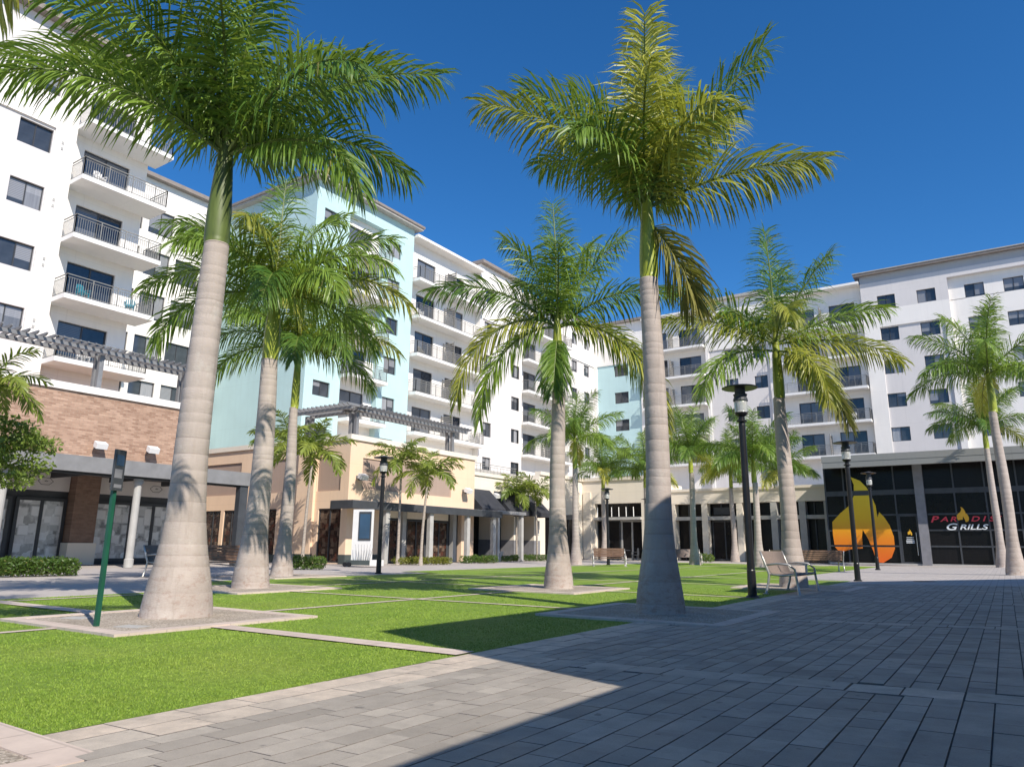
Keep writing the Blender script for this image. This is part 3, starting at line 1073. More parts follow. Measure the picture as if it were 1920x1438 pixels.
# peach shop
H_ = Sec('peach_shop', 'peach rendered corner shop with brown inset panels and dark canopy', 'X', -27, 25.6, 'shop')
H_.core(25.96, 36.1, 6.15, -.35, -14, TAN)
H_.wall(25.6, 36.1, 3.6, 6.15, [(26.5, 33.8, 3.72, 5.3)], 0, TAN, 'wall', rev=.06, back=.35)
H_.box('inset_panel', 26.5, 33.8, -.3, -.06, 3.72, 5.3, BROWNP)
H_.wall(25.6, 36.1, 0, 3.6, [(27.9, 34.9, 0, 2.95)], 0, TAN, 'wall', rev=.3, back=.35)
H_.box('plinth', 25.58, 27.9, 0, .03, 0, .45, PLINTH)
H_.box('coping', 25.5, 36.2, -.4, .1, 6.15, 6.42, CREAM)
for a, e in ((28.0, 29.6), (30.3, 31.9), (32.3, 33.9)):
    H_.win(a, e, .05, 2.3, -.25, 2, 'shop_door', CAFEW, CHAR, rev=.0, fw=.08)
    H_.box('sign_panel', a, e, -.3, -.24, 2.36, 2.9, CREAM)
H_.box('door_backing', 27.9, 34.9, -.34, -.31, 0, 2.95, CHAR)
for a in (29.7, 32.0, 34.1): H_.box('pilaster', a, a + .3, -.28, .0, 0, 2.95, COLG)
cb_ = H_.box('canopy', 24.5, 36.9, .02, 1.5, 2.92, 3.02, CHAR2)
H_.box('fascia_beam', 24.45, 36.95, 1.4, 1.56, 2.62, 3.0, CHAR, cb_)
H_.box('fascia_beam', 24.45, 24.6, .02, 1.4, 2.62, 3.0, CHAR, cb_)
for a in (26.9, 30.3, 33.6, 36.2): H_.box('canopy_column', a, a + .28, 1.2, 1.42, 0, 2.62, COLG)
# side face of the peach shop, facing the camera
hs = [(-38.8, -37.3, .25, 2.78), (-37.0, -35.6, .25, 2.78), (-34.2, -32.4, .25, 2.78), (-29.1, -27.45, .05, 2.72)]


# the X section's local frame is turned by 90 deg: a child turned back faces -Y of the world
def side(mb, name, mat):
    return mb.build(name, mat, H_.o, rz=-PI / 2)


bsf = MB()
ho = [(-12.2, -8.75, 3.63, 5.45), (-7.6, -4.6, 3.63, 5.45), (-2.35, -.6, 3.6, 5.38)] + [(a + 27, e + 27, c, f) for a, e, c, f in hs]
holed(bsf, -14, -.352, 0, 6.15, ho, 0.0, .08, .3)
side(bsf, 'side_wall', TAN)
for a, e, c, f in ho[:3]:
    side(MB().box(a, e, .07, .2, c, f), 'inset_panel', BROWNP)
for a, e, c, f in ho[3:]:
    w_ = put_window(H_.o, .06, -a, c, e - a, f - c, 2, 'shop_window', CAFEW, FRAME, .07)
    w_.rotation_euler = (0, 0, -PI / 2)
side(MB().box(-3.7, -2.4, -.16, 0, .45, 6.1), 'pilaster', TAN)
side(MB().box(-3.72, -2.38, -.18, 0, 0, .45), 'plinth', PLINTH)
side(MB().box(-14, -3.73, -.03, 0, 0, .4), 'plinth', PLINTH)
side(MB().box(-.42, 0, -.03, 0, 0, .45), 'plinth', PLINTH)
side(MB().box(-14, -.402, -.1, .4, 6.15, 6.42), 'coping', CREAM)
floodlight('grey floodlight near the corner of the peach shop front', (-26.98, 26.15, 4.3), PI / 2)
floodlight('grey floodlight where the peach front meets the awning shop', (-26.98, 34.95, 4.2), PI / 2)
pergola('grey pergola wrapped round the corner of the peach shop roof', [('Y', -29.3, 27.6, 37.5), ('X', 27.6, -33.2, -28.6)], 8.3, 6.2, [(-29.3, 27.9), (-32.6, 27.6), (-29.3, 36.4)])

# cream shop with awnings
A = Sec('awning_shop', 'cream shop with three dark sloping awnings beyond the peach corner', 'X', -28, 36.1, 'shop')
A.core(36.1, 45.4, 5.4, -1.2, -12, CREAM)
A.wall(36.1, 45.4, 3.1, 5.4, (), 0, CREAM, 'wall', back=1.2)
A.box('coping', 36.1, 45.4, -.4, .1, 5.4, 5.62, CREAM)
A.box('roof_upstand', 36.1, 45.4, -3, -2, 5.4, 6.2, EAVEG)
inst('roof_railing', railing_mesh(9.2, .1, .4), A.o, (.05, 2.1, 5.55))
A.box('shop_glass', 36.1, 45.4, -1.15, -1.1, 0, 3.1, SHOPG)
for a in (36.3, 39.5, 42.1, 44.7):
    A.box('pier', a, a + .75, -1.1, -.02, 1.35, 3.1, CREAM)
    A.box('pier_base', a - .03, a + .78, -1.1, .02, 0, 1.35, POTG)
for a in (38.0, 41.2, 43.4): A.box('mullion', a, a + .08, -1.09, -1.0, 0, 3.1, CHAR)
for a, e in ((36.5, 39.1), (39.6, 42.0), (42.3, 44.8)):
    b = MB()
    x0, x1 = a - 36.1, e - 36.1
    P8 = [(x0, -.02, 4.52), (x1, -.02, 4.52), (x1, -1.35, 3.25), (x0, -1.35, 3.25), (x0, -1.35, 2.95), (x1, -1.35, 2.95)]
    b.add(P8, [(0, 1, 2, 3), (3, 2, 5, 4)])
    b.add([(x0, -.02, 4.52), (x0, -1.35, 3.25), (x0, -1.35, 2.95), (x0, -.02, 2.95)], [(0, 1, 2, 3)])
    b.add([(x1, -.02, 4.52), (x1, -1.35, 3.25), (x1, -1.35, 2.95), (x1, -.02, 2.95)], [(0, 1, 2, 3)])
    b.build('awning', AWN, A.o)
cb_ = A.box('canopy', 36.95, 40.2, 1.36, 2.2, 2.9, 3.1, CHAR2)
for a in (37.2, 39.9): A.box('canopy_column', a, a + .24, 1.8, 2.04, 0, 2.9, COLG)
SC_ = MB().box(-.07, .07, -.16, 0, .12, .75).box(-.05, .05, -.12, 0, -.25, .1)
SCM = SC_.mesh('wall_sconce', [WHITEP])
for q, (a, w) in enumerate(((39.87, 'nearer the peach shop'), (42.47, 'in the middle of the awning shop'), (45.07, 'at the far end of the awnings'))):
    o = inst('wall_sconce', SCM, None, (-27.97, a, 2.0), PI / 2)
    tag(o, 'white upright wall sconce on the pier ' + w, 'wall lamp', 'wall sconces on the awning shop')
floodlight('pale floodlight between the first two awnings', (-27.98, 39.35, 4.2), PI / 2)
floodlight('pale floodlight between the last two awnings', (-27.98, 42.15, 4.2), PI / 2)

# cream corner and end arcade
C1 = Sec('corner_shop', 'tall cream corner shop behind the middle royal palm trunk', 'X', -28, 45.4, 'shop')
C1.core(45.4, 60, 6.1, -.6, -11, CREAM)
C1.wall(45.4, 52, 0, 6.1, [(46.2, 48.2, 0, 3.1), (49, 51.2, 0, 3.1)], 0, CREAM, 'wall', rev=.3, back=.6)
for a, e in ((46.2, 48.2), (49, 51.2)): C1.win(a, e, 0, 3.1, 0, 2, 'shop_door', SHOPG, CHAR, rev=.2, fw=.08)
C1.box('coping', 45.4, 52.1, -.4, .12, 6.1, 6.36, CREAM)
C1.box('blade_sign', 47.4, 47.48, 0, 1.9, 2.9, 3.25, CHAR)
C2 = Sec('end_arcade', 'cream end shop with one tall dark glazed opening beside the tall palm trunk', 'Y', 52, -28, 'shop')
C2.core(-28, -22.6, 6.1, -.6, -8, CREAM)
C2.wall(-28, -22.6, 0, 6.1, [(-26.9, -22.9, 0, 4.3)], 0, CREAM, 'wall', rev=.6, back=.6)
C2.box('coping', -27.88, -22.5, -.4, .12, 6.1, 6.36, CREAM)
C2.box('pilaster', -27.86, -27.2, 0, .12, 0, 5.2, CREAM)
C2.win(-26.9, -24.9, 0, 3.0, 0, 2, 'shop_window', SHOPG, CHAR, rev=.45, fw=.09)
C2.win(-24.85, -22.95, 0, 3.0, 0, 2, 'shop_door', SHOPG, COLG, rev=.45, fw=.13)
C2.win(-26.9, -22.95, 3.25, 4.3, 0, 3, 'transom_window', SHOPG, CHAR, rev=.5, fw=.06)
C2.box('canopy_bar', -26.9, -22.9, -.45, .25, 3.02, 3.22, COLG)
for i in range(6):
    b = MB().bar((1.3 + i * .62, .1, 4.0), (1.45 + i * .62, -.2, 3.25), .05, .05)
    b.build('canopy_rod', WHITEP, C2.o)
D1 = Sec('end_arcade', 'long low cream arcade with dark shop glass behind the centre-right palms', 'Y', 55.2, -22.4, 'shop')
D1.core(-22.4, -9.9, 5.25, -.9, -5, CREAM)
D1.wall(-22.4, -9.9, 4.3, 5.25, (), 0, CREAM, 'fascia', back=.9)
D1.box('coping', -22.4, -9.9, -.3, .1, 5.25, 5.44, CREAM)
D1.box('shop_glass', -22.4, -9.9, -.85, -.8, 0, 4.3, SHOPG)
for a in (-21.9, -19.3, -16.6, -14.1, -12.1, -10.4): D1.box('pier', a, a + .45, -.8, -.02, 0, 4.3, CREAM if a < -14.5 else COLG)
D1.box('transom', -22.4, -9.9, -.79, -.1, 3.05, 3.32, COLG)
for a in (-20.6, -18.0, -15.4, -13.0, -11.2): D1.box('mullion', a, a + .09, -.79, -.65, 0, 4.3, CHAR)
D1.win(-18.7, -16.75, .05, 3.0, -.6, 2, 'shop_door', SHOPG, CHAR, rev=.0, fw=.09)
D1.box('shop_sign', -18.5, -17.0, -.58, -.5, 3.45, 4.0, CHAR)

# grill restaurant
GR = Sec('grill_restaurant', 'dark glazed restaurant front with a big orange flame decal under a grey fascia', 'Y', 52.5, -9.8, 'restaurant')
GR.box('roof_slab', -9.45, 16, -14, 1.9, 6.45, 6.85, GREYF)
GR.box('fascia', -9.4, 16, 1.62, 1.88, 6.08, 6.448, GREYF)
GR.box('soffit', -9.4, 16, -.1, 1.62, 6.3, 6.45, CHAR2)
GR.box('core_wall', -9.75, 16, -14, -.35, 0, 6.45, CHAR)
zl = [.12, 1.16, 2.14, 3.12, 4.55, 6.3]
xl = [-9.7, -8.55, -5.55, -4.35, -3.9, -2.28, -.66, .96, 2.6, 3.05, 5, 7, 9, 11, 13, 15.5]
for i in range(len(xl) - 1):
    for j in range(len(zl) - 1):
        a, e, c, f = xl[i], xl[i + 1], zl[j], zl[j + 1]
        if abs(e - a - .45) < .02 or (i == 2 and j < 3): continue
        MB().box(a + .81e-1 + 9.8 - .04, e + 9.8 - .04, .02, .05, c + .04, f - .04).build('pane', SHOPG, GR.o)
mg = MB()
for x in xl: mg.box(x + 9.8 - .045, x + 9.8 + .045, -.06, .08, .0, 6.3)
mg.build('mullion', CHAR, GR.o).__setitem__('kind', 'stuff')
mg = MB()
for z in zl[1:-1]:
    for i in range(len(xl) - 1):
        if i == 2 and z < 3: continue
        hw = .05 if z < 4 else .16
        mg.box(xl[i] + 9.8 + .046, xl[i + 1] + 9.8 - .046, -.05, .07, z - hw, z + hw)
mg.build('transom', CHAR, GR.o).__setitem__('kind', 'stuff')
for a in (-4.4, 2.58): GR.box('pier', a, a + .52, -.1, .22, 0, 6.3, POTG)
GR.box('door_sill', -9.8, 16, -.2, .1, 0, .1, COLG)
dr = GR.win(-5.5, -4.42, .1, 3.1, .02, 1, 'entrance_door', SHOPG, CHAR, rev=.0, fw=.09)
MB().bar((.92, -.1, .5), (.92, -.1, 1.9), .04, .04).build('door_handle', STEEL, dr)


def poly_flat(name, pts, mat, par, y, th=.006):
    n = len(pts)
    b = MB()
    b.add([(x, y, z) for x, z in pts] + [(x, y + th, z) for x, z in pts],
          [tuple(range(n)), tuple(range(2 * n - 1, n - 1, -1))] + [(k, (k + 1) % n, n + (k + 1) % n, n + k) for k in range(n)])
    return b.build(name, mat, par)


def flame_pts(s=1., ox=0, oz=0):
    # outline in metres on the glass: two tongues round a dark centre gap
    left = [(-9.42, 2.7), (-9.45, 1.9), (-9.40, 1.1), (-9.1, .72), (-8.45, .95), (-7.72, 1.0), (-7.7, 1.75), (-7.62, 2.2), (-7.35, 1.6), (-7.1, .8), (-7.0, .16), (-6.6, .12), (-6.1, .45), (-5.86, 1.0), (-5.85, 1.75),
            (-6.02, 2.45), (-6.3, 3.0), (-6.55, 3.3), (-6.68, 2.95), (-6.72, 3.7), (-6.9, 4.3), (-7.15, 4.9), (-7.5, 5.35), (-8.05, 5.62), (-7.9, 5.1), (-7.95, 4.4), (-8.3, 3.75), (-8.9, 3.25)]
    return [((x + 9.8) * s + ox, z * s + oz) for x, z in left]


def clip_z(pts, lo, hi):
    def half(p, keep, z):
        out = []
        for i in range(len(p)):
            a, b_ = p[i], p[(i + 1) % len(p)]
            ka, kb = keep(a[1]), keep(b_[1])
            if ka: out.append(a)
            if ka != kb:
                t = (z - a[1]) / (b_[1] - a[1])
                out.append((a[0] + (b_[0] - a[0]) * t, z))
        return out
    return half(half(pts, lambda q: q >= lo, lo), lambda q: q <= hi, hi)


FP = flame_pts()
for lo_, hi_ in ((0, 1.10), (1.22, 2.13), (2.13, 4.39), (4.71, 6.2)):
    c = clip_z(FP, lo_, hi_)
    if len(c) > 2: poly_flat('flame_decal', c, FLAME, GR.o, -.086)


def text(par, s, size, loc, mat, name='lettering', shear=.28, ex=.01):
    cu = bpy.data.curves.new(name, 'FONT')
    cu.body, cu.size, cu.shear, cu.extrude, cu.offset = s, size, shear, ex, size * .018
    o = bpy.data.objects.new(name + '_tmp', cu)
    COL.objects.link(o)
    me = bpy.data.meshes.new_from_object(o.evaluated_get(bpy.context.evaluated_depsgraph_get()))
    bpy.data.objects.remove(o)
    me.name = name
    me.materials.clear()
    me.materials.append(mat)
    t = inst(name, me, par, loc)
    t.rotation_euler = (PI / 2, 0, 0)
    w = max(v.co.x for v in me.vertices)
    return t, w


def word(txt, x, z, size, y, mat):
    t_, w_ = text(GR.o, txt, size, (x, y, z), mat)
    t_.scale = (1.42, 1, 1)
    return x + w_ * 1.42


x = word('P', -3.74 + 9.8, 2.62, .54, -.11, RED) + .05
x = word('A', x, 2.66, .42, -.11, RED) + .08
x = word('R', x, 2.66, .42, -.11, RED) + .05
poly_flat('flame_mark', [(px_ * .17 + x - .08, pz_ * .165 + 2.60) for px_, pz_ in FP], M('flame_mark_gold', (.78, .42, .03), .5, .1, 3), GR.o, -.115)
x = word('D', x + .66, 2.66, .42, -.11, RED) + .1
x = word('I', x, 2.66, .42, -.11, RED) + .1
x = word('SE', x, 2.66, .42, -.11, RED)
x = word('G', -2.98 + 9.8, 2.15, .56, -.13, WLET) + .06
word('RILLS', x, 2.17, .44, -.13, WLET)
poly_flat('flame_mark', [(px_ * .07 + .42, pz_ * .07 + 1.72) for px_, pz_ in FP], M('flame_mark_small', (.78, .42, .03), .5, .1, 3), dr, -.02)
for i in range(4):
    MB().box(.32 + .03 * (i < 2), .78 - .03 * (i < 2), -.016, -.01, 1.58 - i * .11, 1.58 - i * .11 + (.035 if i < 2 else .06)).build('door_text_line', WLET, dr)

# low shop close on the camera's right, out of the picture: its roof edges shade the plaza
SH = thing('side_shop', 'cream shop close by on the right, outside the picture, shading the paving', 'shop', (1.95, -14, 0))
for nm, pts, h in (('core_wall', [(1.95, 2.74), (1.95, 9.65), (3.4, 9.65), (3.3, 19.7), (8, 24.5), (24, 24.5), (24, 2.74)], 7.0), ('low_wing', [(2.2, -14), (2.2, 2.735), (24, 2.735), (24, -14)], 4.0)):
    b = MB()
    n_ = len(pts)
    b.add([(x - 1.95, y + 14, 0) for x, y in pts] + [(x - 1.95, y + 14, h) for x, y in pts],
          [tuple(range(n_, 2 * n_))] + [(k, (k + 1) % n_, n_ + (k + 1) % n_, n_ + k) for k in range(n_)])
    b.build(nm, CREAM, SH)
for i in range(7):
    w_ = put_window(SH, .24, 1.2 + i * 2.2 + 1.7, .25, 1.7, 2.6, 2, 'shop_window', SHOPG, CHAR)
    w_.rotation_euler = (0, 0, -PI / 2)
for i in range(3):
    w_ = put_window(SH, -.01, 17.1 + i * 2.2 + 1.7, .25, 1.7, 2.9, 2, 'shop_window', SHOPG, CHAR)
    w_.rotation_euler = (0, 0, -PI / 2)
for i in range(4):
    w_ = put_window(SH, 1.33, 24.4 + i * 2.2 + 1.7, .25, 1.7, 2.9, 2, 'shop_window', SHOPG, CHAR)
    w_.rotation_euler = (0, 0, -PI / 2)

# ------------------------------------------------------------------ palms
def frond_mesh(el0, bend, L, seed, nl=106, ll=.93, lw=.0165, droop=1.05, mat=None, power=1.5, plume=1.):
    """one pinnate frond leaving along +x at elevation el0 and arching over by bend degrees"""
    r = random.Random(seed)
    N = 20
    P, Tn = [Vector((0, 0, 0))], []
    sw = r.uniform(-14, 14)
    for i in range(N + 1):
        s = i / N
        e, a = R(el0 - bend * s ** power), R(sw * s * s)
        t = Vector((math.cos(e) * math.cos(a), math.cos(e) * math.sin(a), math.sin(e)))
        Tn.append(t)
        if i < N: P.append(P[-1] + t * (L / N))
    b = MB()
    b.tube(P, [.032 * L / 3 * (1 - .86 * i / N) + .003 for i in range(N + 1)], 5, 1)
    for sd in (-1, 1):
        for j in range(nl):
            s = .09 + .91 * (j + r.random()) / nl
            q = min(s * N, N - 1e-4)
            i0 = int(q)
            base = P[i0].lerp(P[i0 + 1], q - i0)
            t = Tn[i0].lerp(Tn[i0 + 1], q - i0).normalized()
            side = t.cross(Vector((0, 0, 1)))
            if side.length < .15: side = Vector((0, -1, 0))
            side = side.normalized() * sd
            n = side.cross(t) * sd
            n = n if n.z > -.2 else -n
            roll = R((46 if j % 2 else -22) * plume + r.uniform(-11, 11))
            lat = side * math.cos(roll) + n * math.sin(roll)
            fa = R(66 - 30 * s + r.uniform(-6, 6))
            d = (t * math.cos(fa) + lat * math.sin(fa)).normalized()
            prof = (.5 + 1.35 * s if s < .38 else 1.02 - .52 * ((s - .38) / .62) ** 1.8)
            ln = ll * prof * r.uniform(.88, 1.08)
            g = droop * r.uniform(.7, 1.3) * (3. if r.random() < .06 else 1.)
            wv = t - d * t.dot(d)
            if wv.length < .05: wv = t.cross(lat)
            wv = Matrix.Rotation(r.uniform(-.7, .7), 3, d) @ wv.normalized()
            w = lw * r.uniform(.8, 1.25)
            p = base
            vs = []
            for k, (fr, ww) in enumerate(((0, .55), (.36, 1.), (.36, .85), (.28, 0))):
                if k:
                    d = (d + Vector((0, 0, -1)) * g * (.22 + .30 * k) * .55).normalized()
                    p = p + d * (ln * fr)
                if ww: vs += [p - wv * w * ww, p + wv * w * ww]
                else: vs.append(p)
            b.add(vs, [(0, 1, 3, 2), (2, 3, 5, 4), (4, 5, 6)])
    return b.mesh('frond', [mat or FROND, RACHIS])


FM = {}


def frond(kind, v):
    """kind -> (elevation, bend); v picks a variant"""
    k = (kind, v)
    if k not in FM:
        el, bd, L, mat = kind
        FM[k] = frond_mesh(el, bd, L, hash((el, bd, int(L * 10), v)) & 0xffff, power=(.6 if bd > 97 else 1.5), mat={'g': FROND, 'y': FRONDY, 'd': FROND_DEAD}[mat])
    return FM[k]


TM = {}


def trunk_mesh(H, rb, rm, rt, seed):
    k = (H, rb, rm, rt, seed)
    if k in TM: return TM[k]
    r = random.Random(seed)
    prof = []
    z = 0.
    zs = [0]
    while z < H:
        z += r.uniform(.12, .30) * (1.1 - .45 * z / H)
        zs.append(min(z, H))
    def rad(z):
        t = z / H
        foot = (rb - rm) * math.exp(-(z / .85) ** 1.7)
        belly = rm * (1 + .05 * math.sin(t * PI))
        tp = belly + (rt - rm) * max(0, (t - .35) / .65) ** 1.2
        return tp + foot
    ring = [0]
    for i in range(len(zs) - 1):
        a, c = zs[i], zs[i + 1]
        k_ = r.choice((.06, .12, .2, .32, .5))
        for q, dr, rg_ in ((a + .004, 0, .1), (a + (c - a) * .5, .0008, 0), (c - .016, 0.0006, 0), (c - .006, -.002, 1)):
            prof.append((rad(q) + dr * r.uniform(.5, 1.3), q))
            ring.append(rg_ * k_)
    ring.append(0)
    b = MB()
    b.lathe([(prof[0][0] + .006, 0)] + prof + [(rt * .96, H)], 28)
    jig = [(r.uniform(0, 6.28), r.uniform(0, 6.28)) for _ in range(3)]
    vs = []
    for (x, y, z_) in b.v:
        q = math.atan2(y, x)
        k2 = 1 + .018 * math.sin(2 * q + jig[0][0] + z_) + .012 * math.sin(5 * q + jig[1][0] + 2.3 * z_)
        vs.append((x * k2 + .03 * math.sin(z_ * .9 + jig[2][0]) * min(1, z_ / 2), y * k2 + .025 * math.sin(z_ * .7 + jig[2][1]) * min(1, z_ / 2), z_))
    b.v = vs
    me = b.mesh('trunk', TRUNK, True)
    at = me.attributes.new('ring', 'FLOAT', 'POINT')
    at.data.foreach_set('value', np.repeat(np.array(ring, np.float32), 28))
    TM[k] = me
    return me


def shaft_mesh(h, rt, dark_, seed):
    b = MB()
    b.lathe([(rt * .93, 0), (rt * 1.02, .12), (rt * 1.0, .35 * h), (rt * .82, .7 * h), (rt * .62, h), (rt * .45, h + .18), (rt * .12, h + .4)], 20)
    return b.mesh('crownshaft', SHAFTD if dark_ else SHAFT, True)


SCREEN = math.degrees(YAW)
GEN = [(86, 12, 2.5, 'g'), (74, 32, 2.9, 'g'), (66, 40, 3.0, 'g'), (60, 34, 3.0, 'g'), (52, 48, 3.0, 'g'), (46, 40, 3.0, 'g'), (38, 55, 3.0, 'g'), (32, 48, 3.0, 'g'), (24, 62, 2.9, 'g'), (18, 70, 2.9, 'g'), (10, 62, 2.8, 'g'), (2, 70, 2.7, 'y'), (28, 80, 2.9, 'g'), (56, 60, 2.9, 'g'), (40, 75, 2.9, 'g')]


def royal_palm(label, x, y, H, sh, rb=.38, rm=.215, rt=.165, fr=None, seed=0, dark_=False, fs=1., zb=0., group='royal palms on the plaza', skip=0):
    """fr: list of (screen angle, elevation, bend, length, tint); 0 = right of the picture, 90 = away"""
    t = thing('royal_palm', label, 'palm tree', (x, y, zb), 0, group)
    r = random.Random(seed)
    inst('trunk', trunk_mesh(round(H, 1), rb, rm, rt, seed % 3), t, (0, 0, 0), r.uniform(0, 6), (1, 1, H / round(H, 1)))
    inst('crownshaft', shaft_mesh(sh, rt, dark_, seed), t, (.0, .0, H - .03))
    if fr is None:
        fr = []
        for i, (el, bd, L, m) in enumerate(GEN[:13 - skip]):
            fr.append((i * 137.5 + seed * 47 + r.uniform(-15, 15), el, bd, L * fs, m))
    for i, (a, el, bd, L, m) in enumerate(fr):
        zz = H + sh - .05 + (.12 if el > 60 else 0) - (.18 if el < 0 else 0)
        o = inst('frond', frond((el, bd, round(L, 1), m), (i + seed) % 2), t, (0, 0, zz), R(a + SCREEN))
        o.rotation_euler = (r.uniform(-.05, .05), r.uniform(-.04, .04), R(a + SCREEN))
    return t


FR_R = [(183, 55, 50, 3.3, 'y'), (164, 64, 40, 3.1, 'g'), (150, 74, 30, 2.8, 'g'), (95, 87, 8, 3.1, 'y'), (250, 84, 14, 3.0, 'y'), (4, 60, 8, 3.8, 'g'), (24, 56, 22, 3.3, 'y'),
        (2, 27, 30, 3.0, 'y'), (262, 70, 84, 2.4, 'y'), (292, 58, 92, 2.2, 'y'), (232, 52, 92, 2.2, 'g'), (352, -56, 26, 1.6, 'd'), (75, 50, 60, 2.8, 'g'), (130, 55, 50, 2.9, 'g'), (45, 76, 24, 2.8, 'g')]
FR_A = [(186, 42, 50, 3.9, 'g'), (170, 56, 50, 3.5, 'g'), (150, 66, 45, 3.3, 'g'), (110, 80, 20, 3.2, 'g'), (60, 70, 30, 3.2, 'g'), (25, 60, 42, 3.3, 'g'), (2, 46, 44, 3.5, 'g'), (340, 12, 85, 2.7, 'g'),
        (325, 40, 80, 2.9, 'g'), (280, 62, 85, 3.0, 'g'), (255, 66, 70, 3.1, 'g'), (230, 58, 72, 3.1, 'g'), (205, 60, 66, 3.2, 'g'), (85, 50, 55, 3.0, 'g'), (300, 75, 50, 3.0, 'g'), (215, 30, 70, 2.9, 'g'), (15, 30, 70, 2.8, 'g')]
FR_C = [(178, 40, 64, 3.4, 'g'), (188, 40, 128, 3.6, 'y'), (354, 22, 112, 3.9, 'y'), (6, 32, 122, 3.7, 'g'), (182, 12, 100, 3.2, 'g'), (2, 42, 58, 3.1, 'g'), (95, 87, 12, 3.4, 'g'), (14, 64, 26, 3.2, 'g'), (152, 72, 34, 2.9, 'g'), (50, 72, 28, 2.9, 'g'),
        (262, -58, 26, 1.5, 'g'), (120, 58, 50, 2.8, 'g'), (265, 74, 70, 2.2, 'g')]
FR_D = [(95, 87, 8, 3.2, 'g'), (10, 60, 18, 3.3, 'g'), (60, 70, 26, 2.9, 'g'), (176, 46, 44, 3.2, 'g'), (186, 22, 36, 3.1, 'y'), (2, 30, 26, 3.2, 'g'), (355, 8, 42, 3.2, 'y'), (198, -2, 78, 2.9, 'g'),
        (328, -34, 46, 2.6, 'd'), (292, -14, 74, 2.5, 'y'), (262, 40, 96, 2.4, 'y'), (110, 50, 50, 2.8, 'g')]
FR_B = [(182, 28, 70, 3.2, 'g'), (170, 52, 60, 3.1, 'g'), (196, 4, 85, 3.0, 'g'), (140, 70, 40, 3.1, 'g'), (95, 86, 10, 3.0, 'g'), (50, 68, 40, 3.0, 'g'), (12, 52, 60, 3.2, 'g'), (2, 26, 74, 3.3, 'y'), (350, 42, 85, 3.1, 'g'),
        (320, 20, 90, 2.8, 'g'), (270, 60, 95, 2.6, 'y'), (235, 44, 90, 2.8, 'g'), (285, 40, 100, 2.6, 'g'), (210, 56, 80, 2.9, 'g'), (80, 40, 60, 2.9, 'g'), (30, 8, 80, 2.8, 'g')]

royal_palm('tallest royal palm with yellow-green crown, trunk foot in shade at the lawn corner', -4.13, 9.95, 4.97, 1.25, .34, .165, .142, FR_R, 1)
royal_palm('nearest royal palm at the left with a thick flared grey trunk', -8.72, 5.5, 4.99, 1.42, .42, .20, .165, FR_A, 2, True)
royal_palm('royal palm in the middle of the lawn with long drooping side fronds', -8.3, 14.27, 4.44, 1.6, .335, .17, .145, FR_C, 3)
royal_palm('stout royal palm standing second from the left, wide shaggy crown', -13.2, 9.93, 4.92, 1.6, .38, .212, .175, FR_B, 4)
royal_palm('royal palm with slim green neck close behind the stout second palm', -17.45, 14.15, 4.95, 1.9, .33, .16, .12, FR_B[::-1], 5)
royal_palm('royal palm behind the mesh bench with dry fronds hanging at its right', -4.35, 18.7, 4.67, 1.45, .34, .18, .135, FR_D, 6)
royal_palm('royal palm at the far edge of the lawn left of the dark lamp post', -14.7, 40.6, 5.2, 1.2, .33, .165, .135, None, 7)
royal_palm('royal palm with bright green neck just behind the middle lawn palm', -19.0, 34.5, 5.1, 1.6, .33, .165, .135, None, 8)
royal_palm('thick royal palm right behind the near dark lamp post', -10.6, 38.7, 4.3, 1.3, .33, .165, .135, None, 9)
royal_palm('slim royal palm before the low arcade between two thicker trunks', -16.0, 52.3, 5.2, 1.4, .33, .165, .135, None, 10)
royal_palm('thin distant royal palm before the arcade, right of the thick trunk', -12.4, 52.0, 5.0, 1.2, .33, .165, .135, None, 11)
royal_palm('royal palm beside the small far lamp with a pale green neck', -24.2, 48.2, 5.0, 1.5, .33, .165, .135, None, 12)
royal_palm('distant royal palm half hidden behind the tallest trunk', -20.6, 47.6, 5.0, 1.3, .33, .165, .135, None, 13)
royal_palm('leaning royal palm before the restaurant lettering, left of the right-edge pair', -.25, 47.0, 6.3, 1.3, .33, .165, .135, None, 14, zb=.07)
royal_palm('royal palm at the right edge of the picture with drooping crown', .2, 32.0, 5.9, 1.5, .33, .165, .135, None, 15, zb=.08)
royal_palm('royal palm just outside the left edge whose crown shades the lawn', -4.3, .5, 4.9, 1.4, .33, .165, .135, None, 16)

SLIM = {}


def slim_palm(label, x, y, H, seed, n=11, fs=1.3, r0=.075, zb=0.):
    t = thing('slim_palm', label, 'palm tree', (x, y, zb), 0, 'slim palms by the shops')
    r = random.Random(seed)
    lx_, ly_ = r.uniform(-.15, .15), r.uniform(-.15, .15)
    b = MB()
    b.tube([(lx_ * (k / 8) ** 2, ly_ * (k / 8) ** 2, H * k / 8) for k in range(9)], [r0 * (1.5 if k == 0 else 1.05 - .35 * k / 8) for k in range(9)], 10)
    b.build('trunk', BARKS, t, smooth=True)
    b = MB()
    b.lathe([(r0 * .8, 0), (r0 * .95, .1), (r0 * .6, .5), (r0 * .3, .7)], 10)
    b.build('crownshaft', SHAFT, t, (lx_, ly_, H - .02), smooth=True)
    for i in range(n):
        el = (80, 66, 58, 50, 42, 36, 28, 20, 12, 4, 48, 30)[i % 12]
        k = (el, seed % 2)
        if k not in SLIM:
            SLIM[k] = frond_mesh(el, 74 + (el < 40) * 22, 1.45, 900 + el + seed % 2, 34, .46, .022, .5, FRONDS, 1.2, .6)
        inst('frond', SLIM[k], t, (lx_, ly_, H + .52), i * 2.4 + seed, fs / 1.3)
    return t


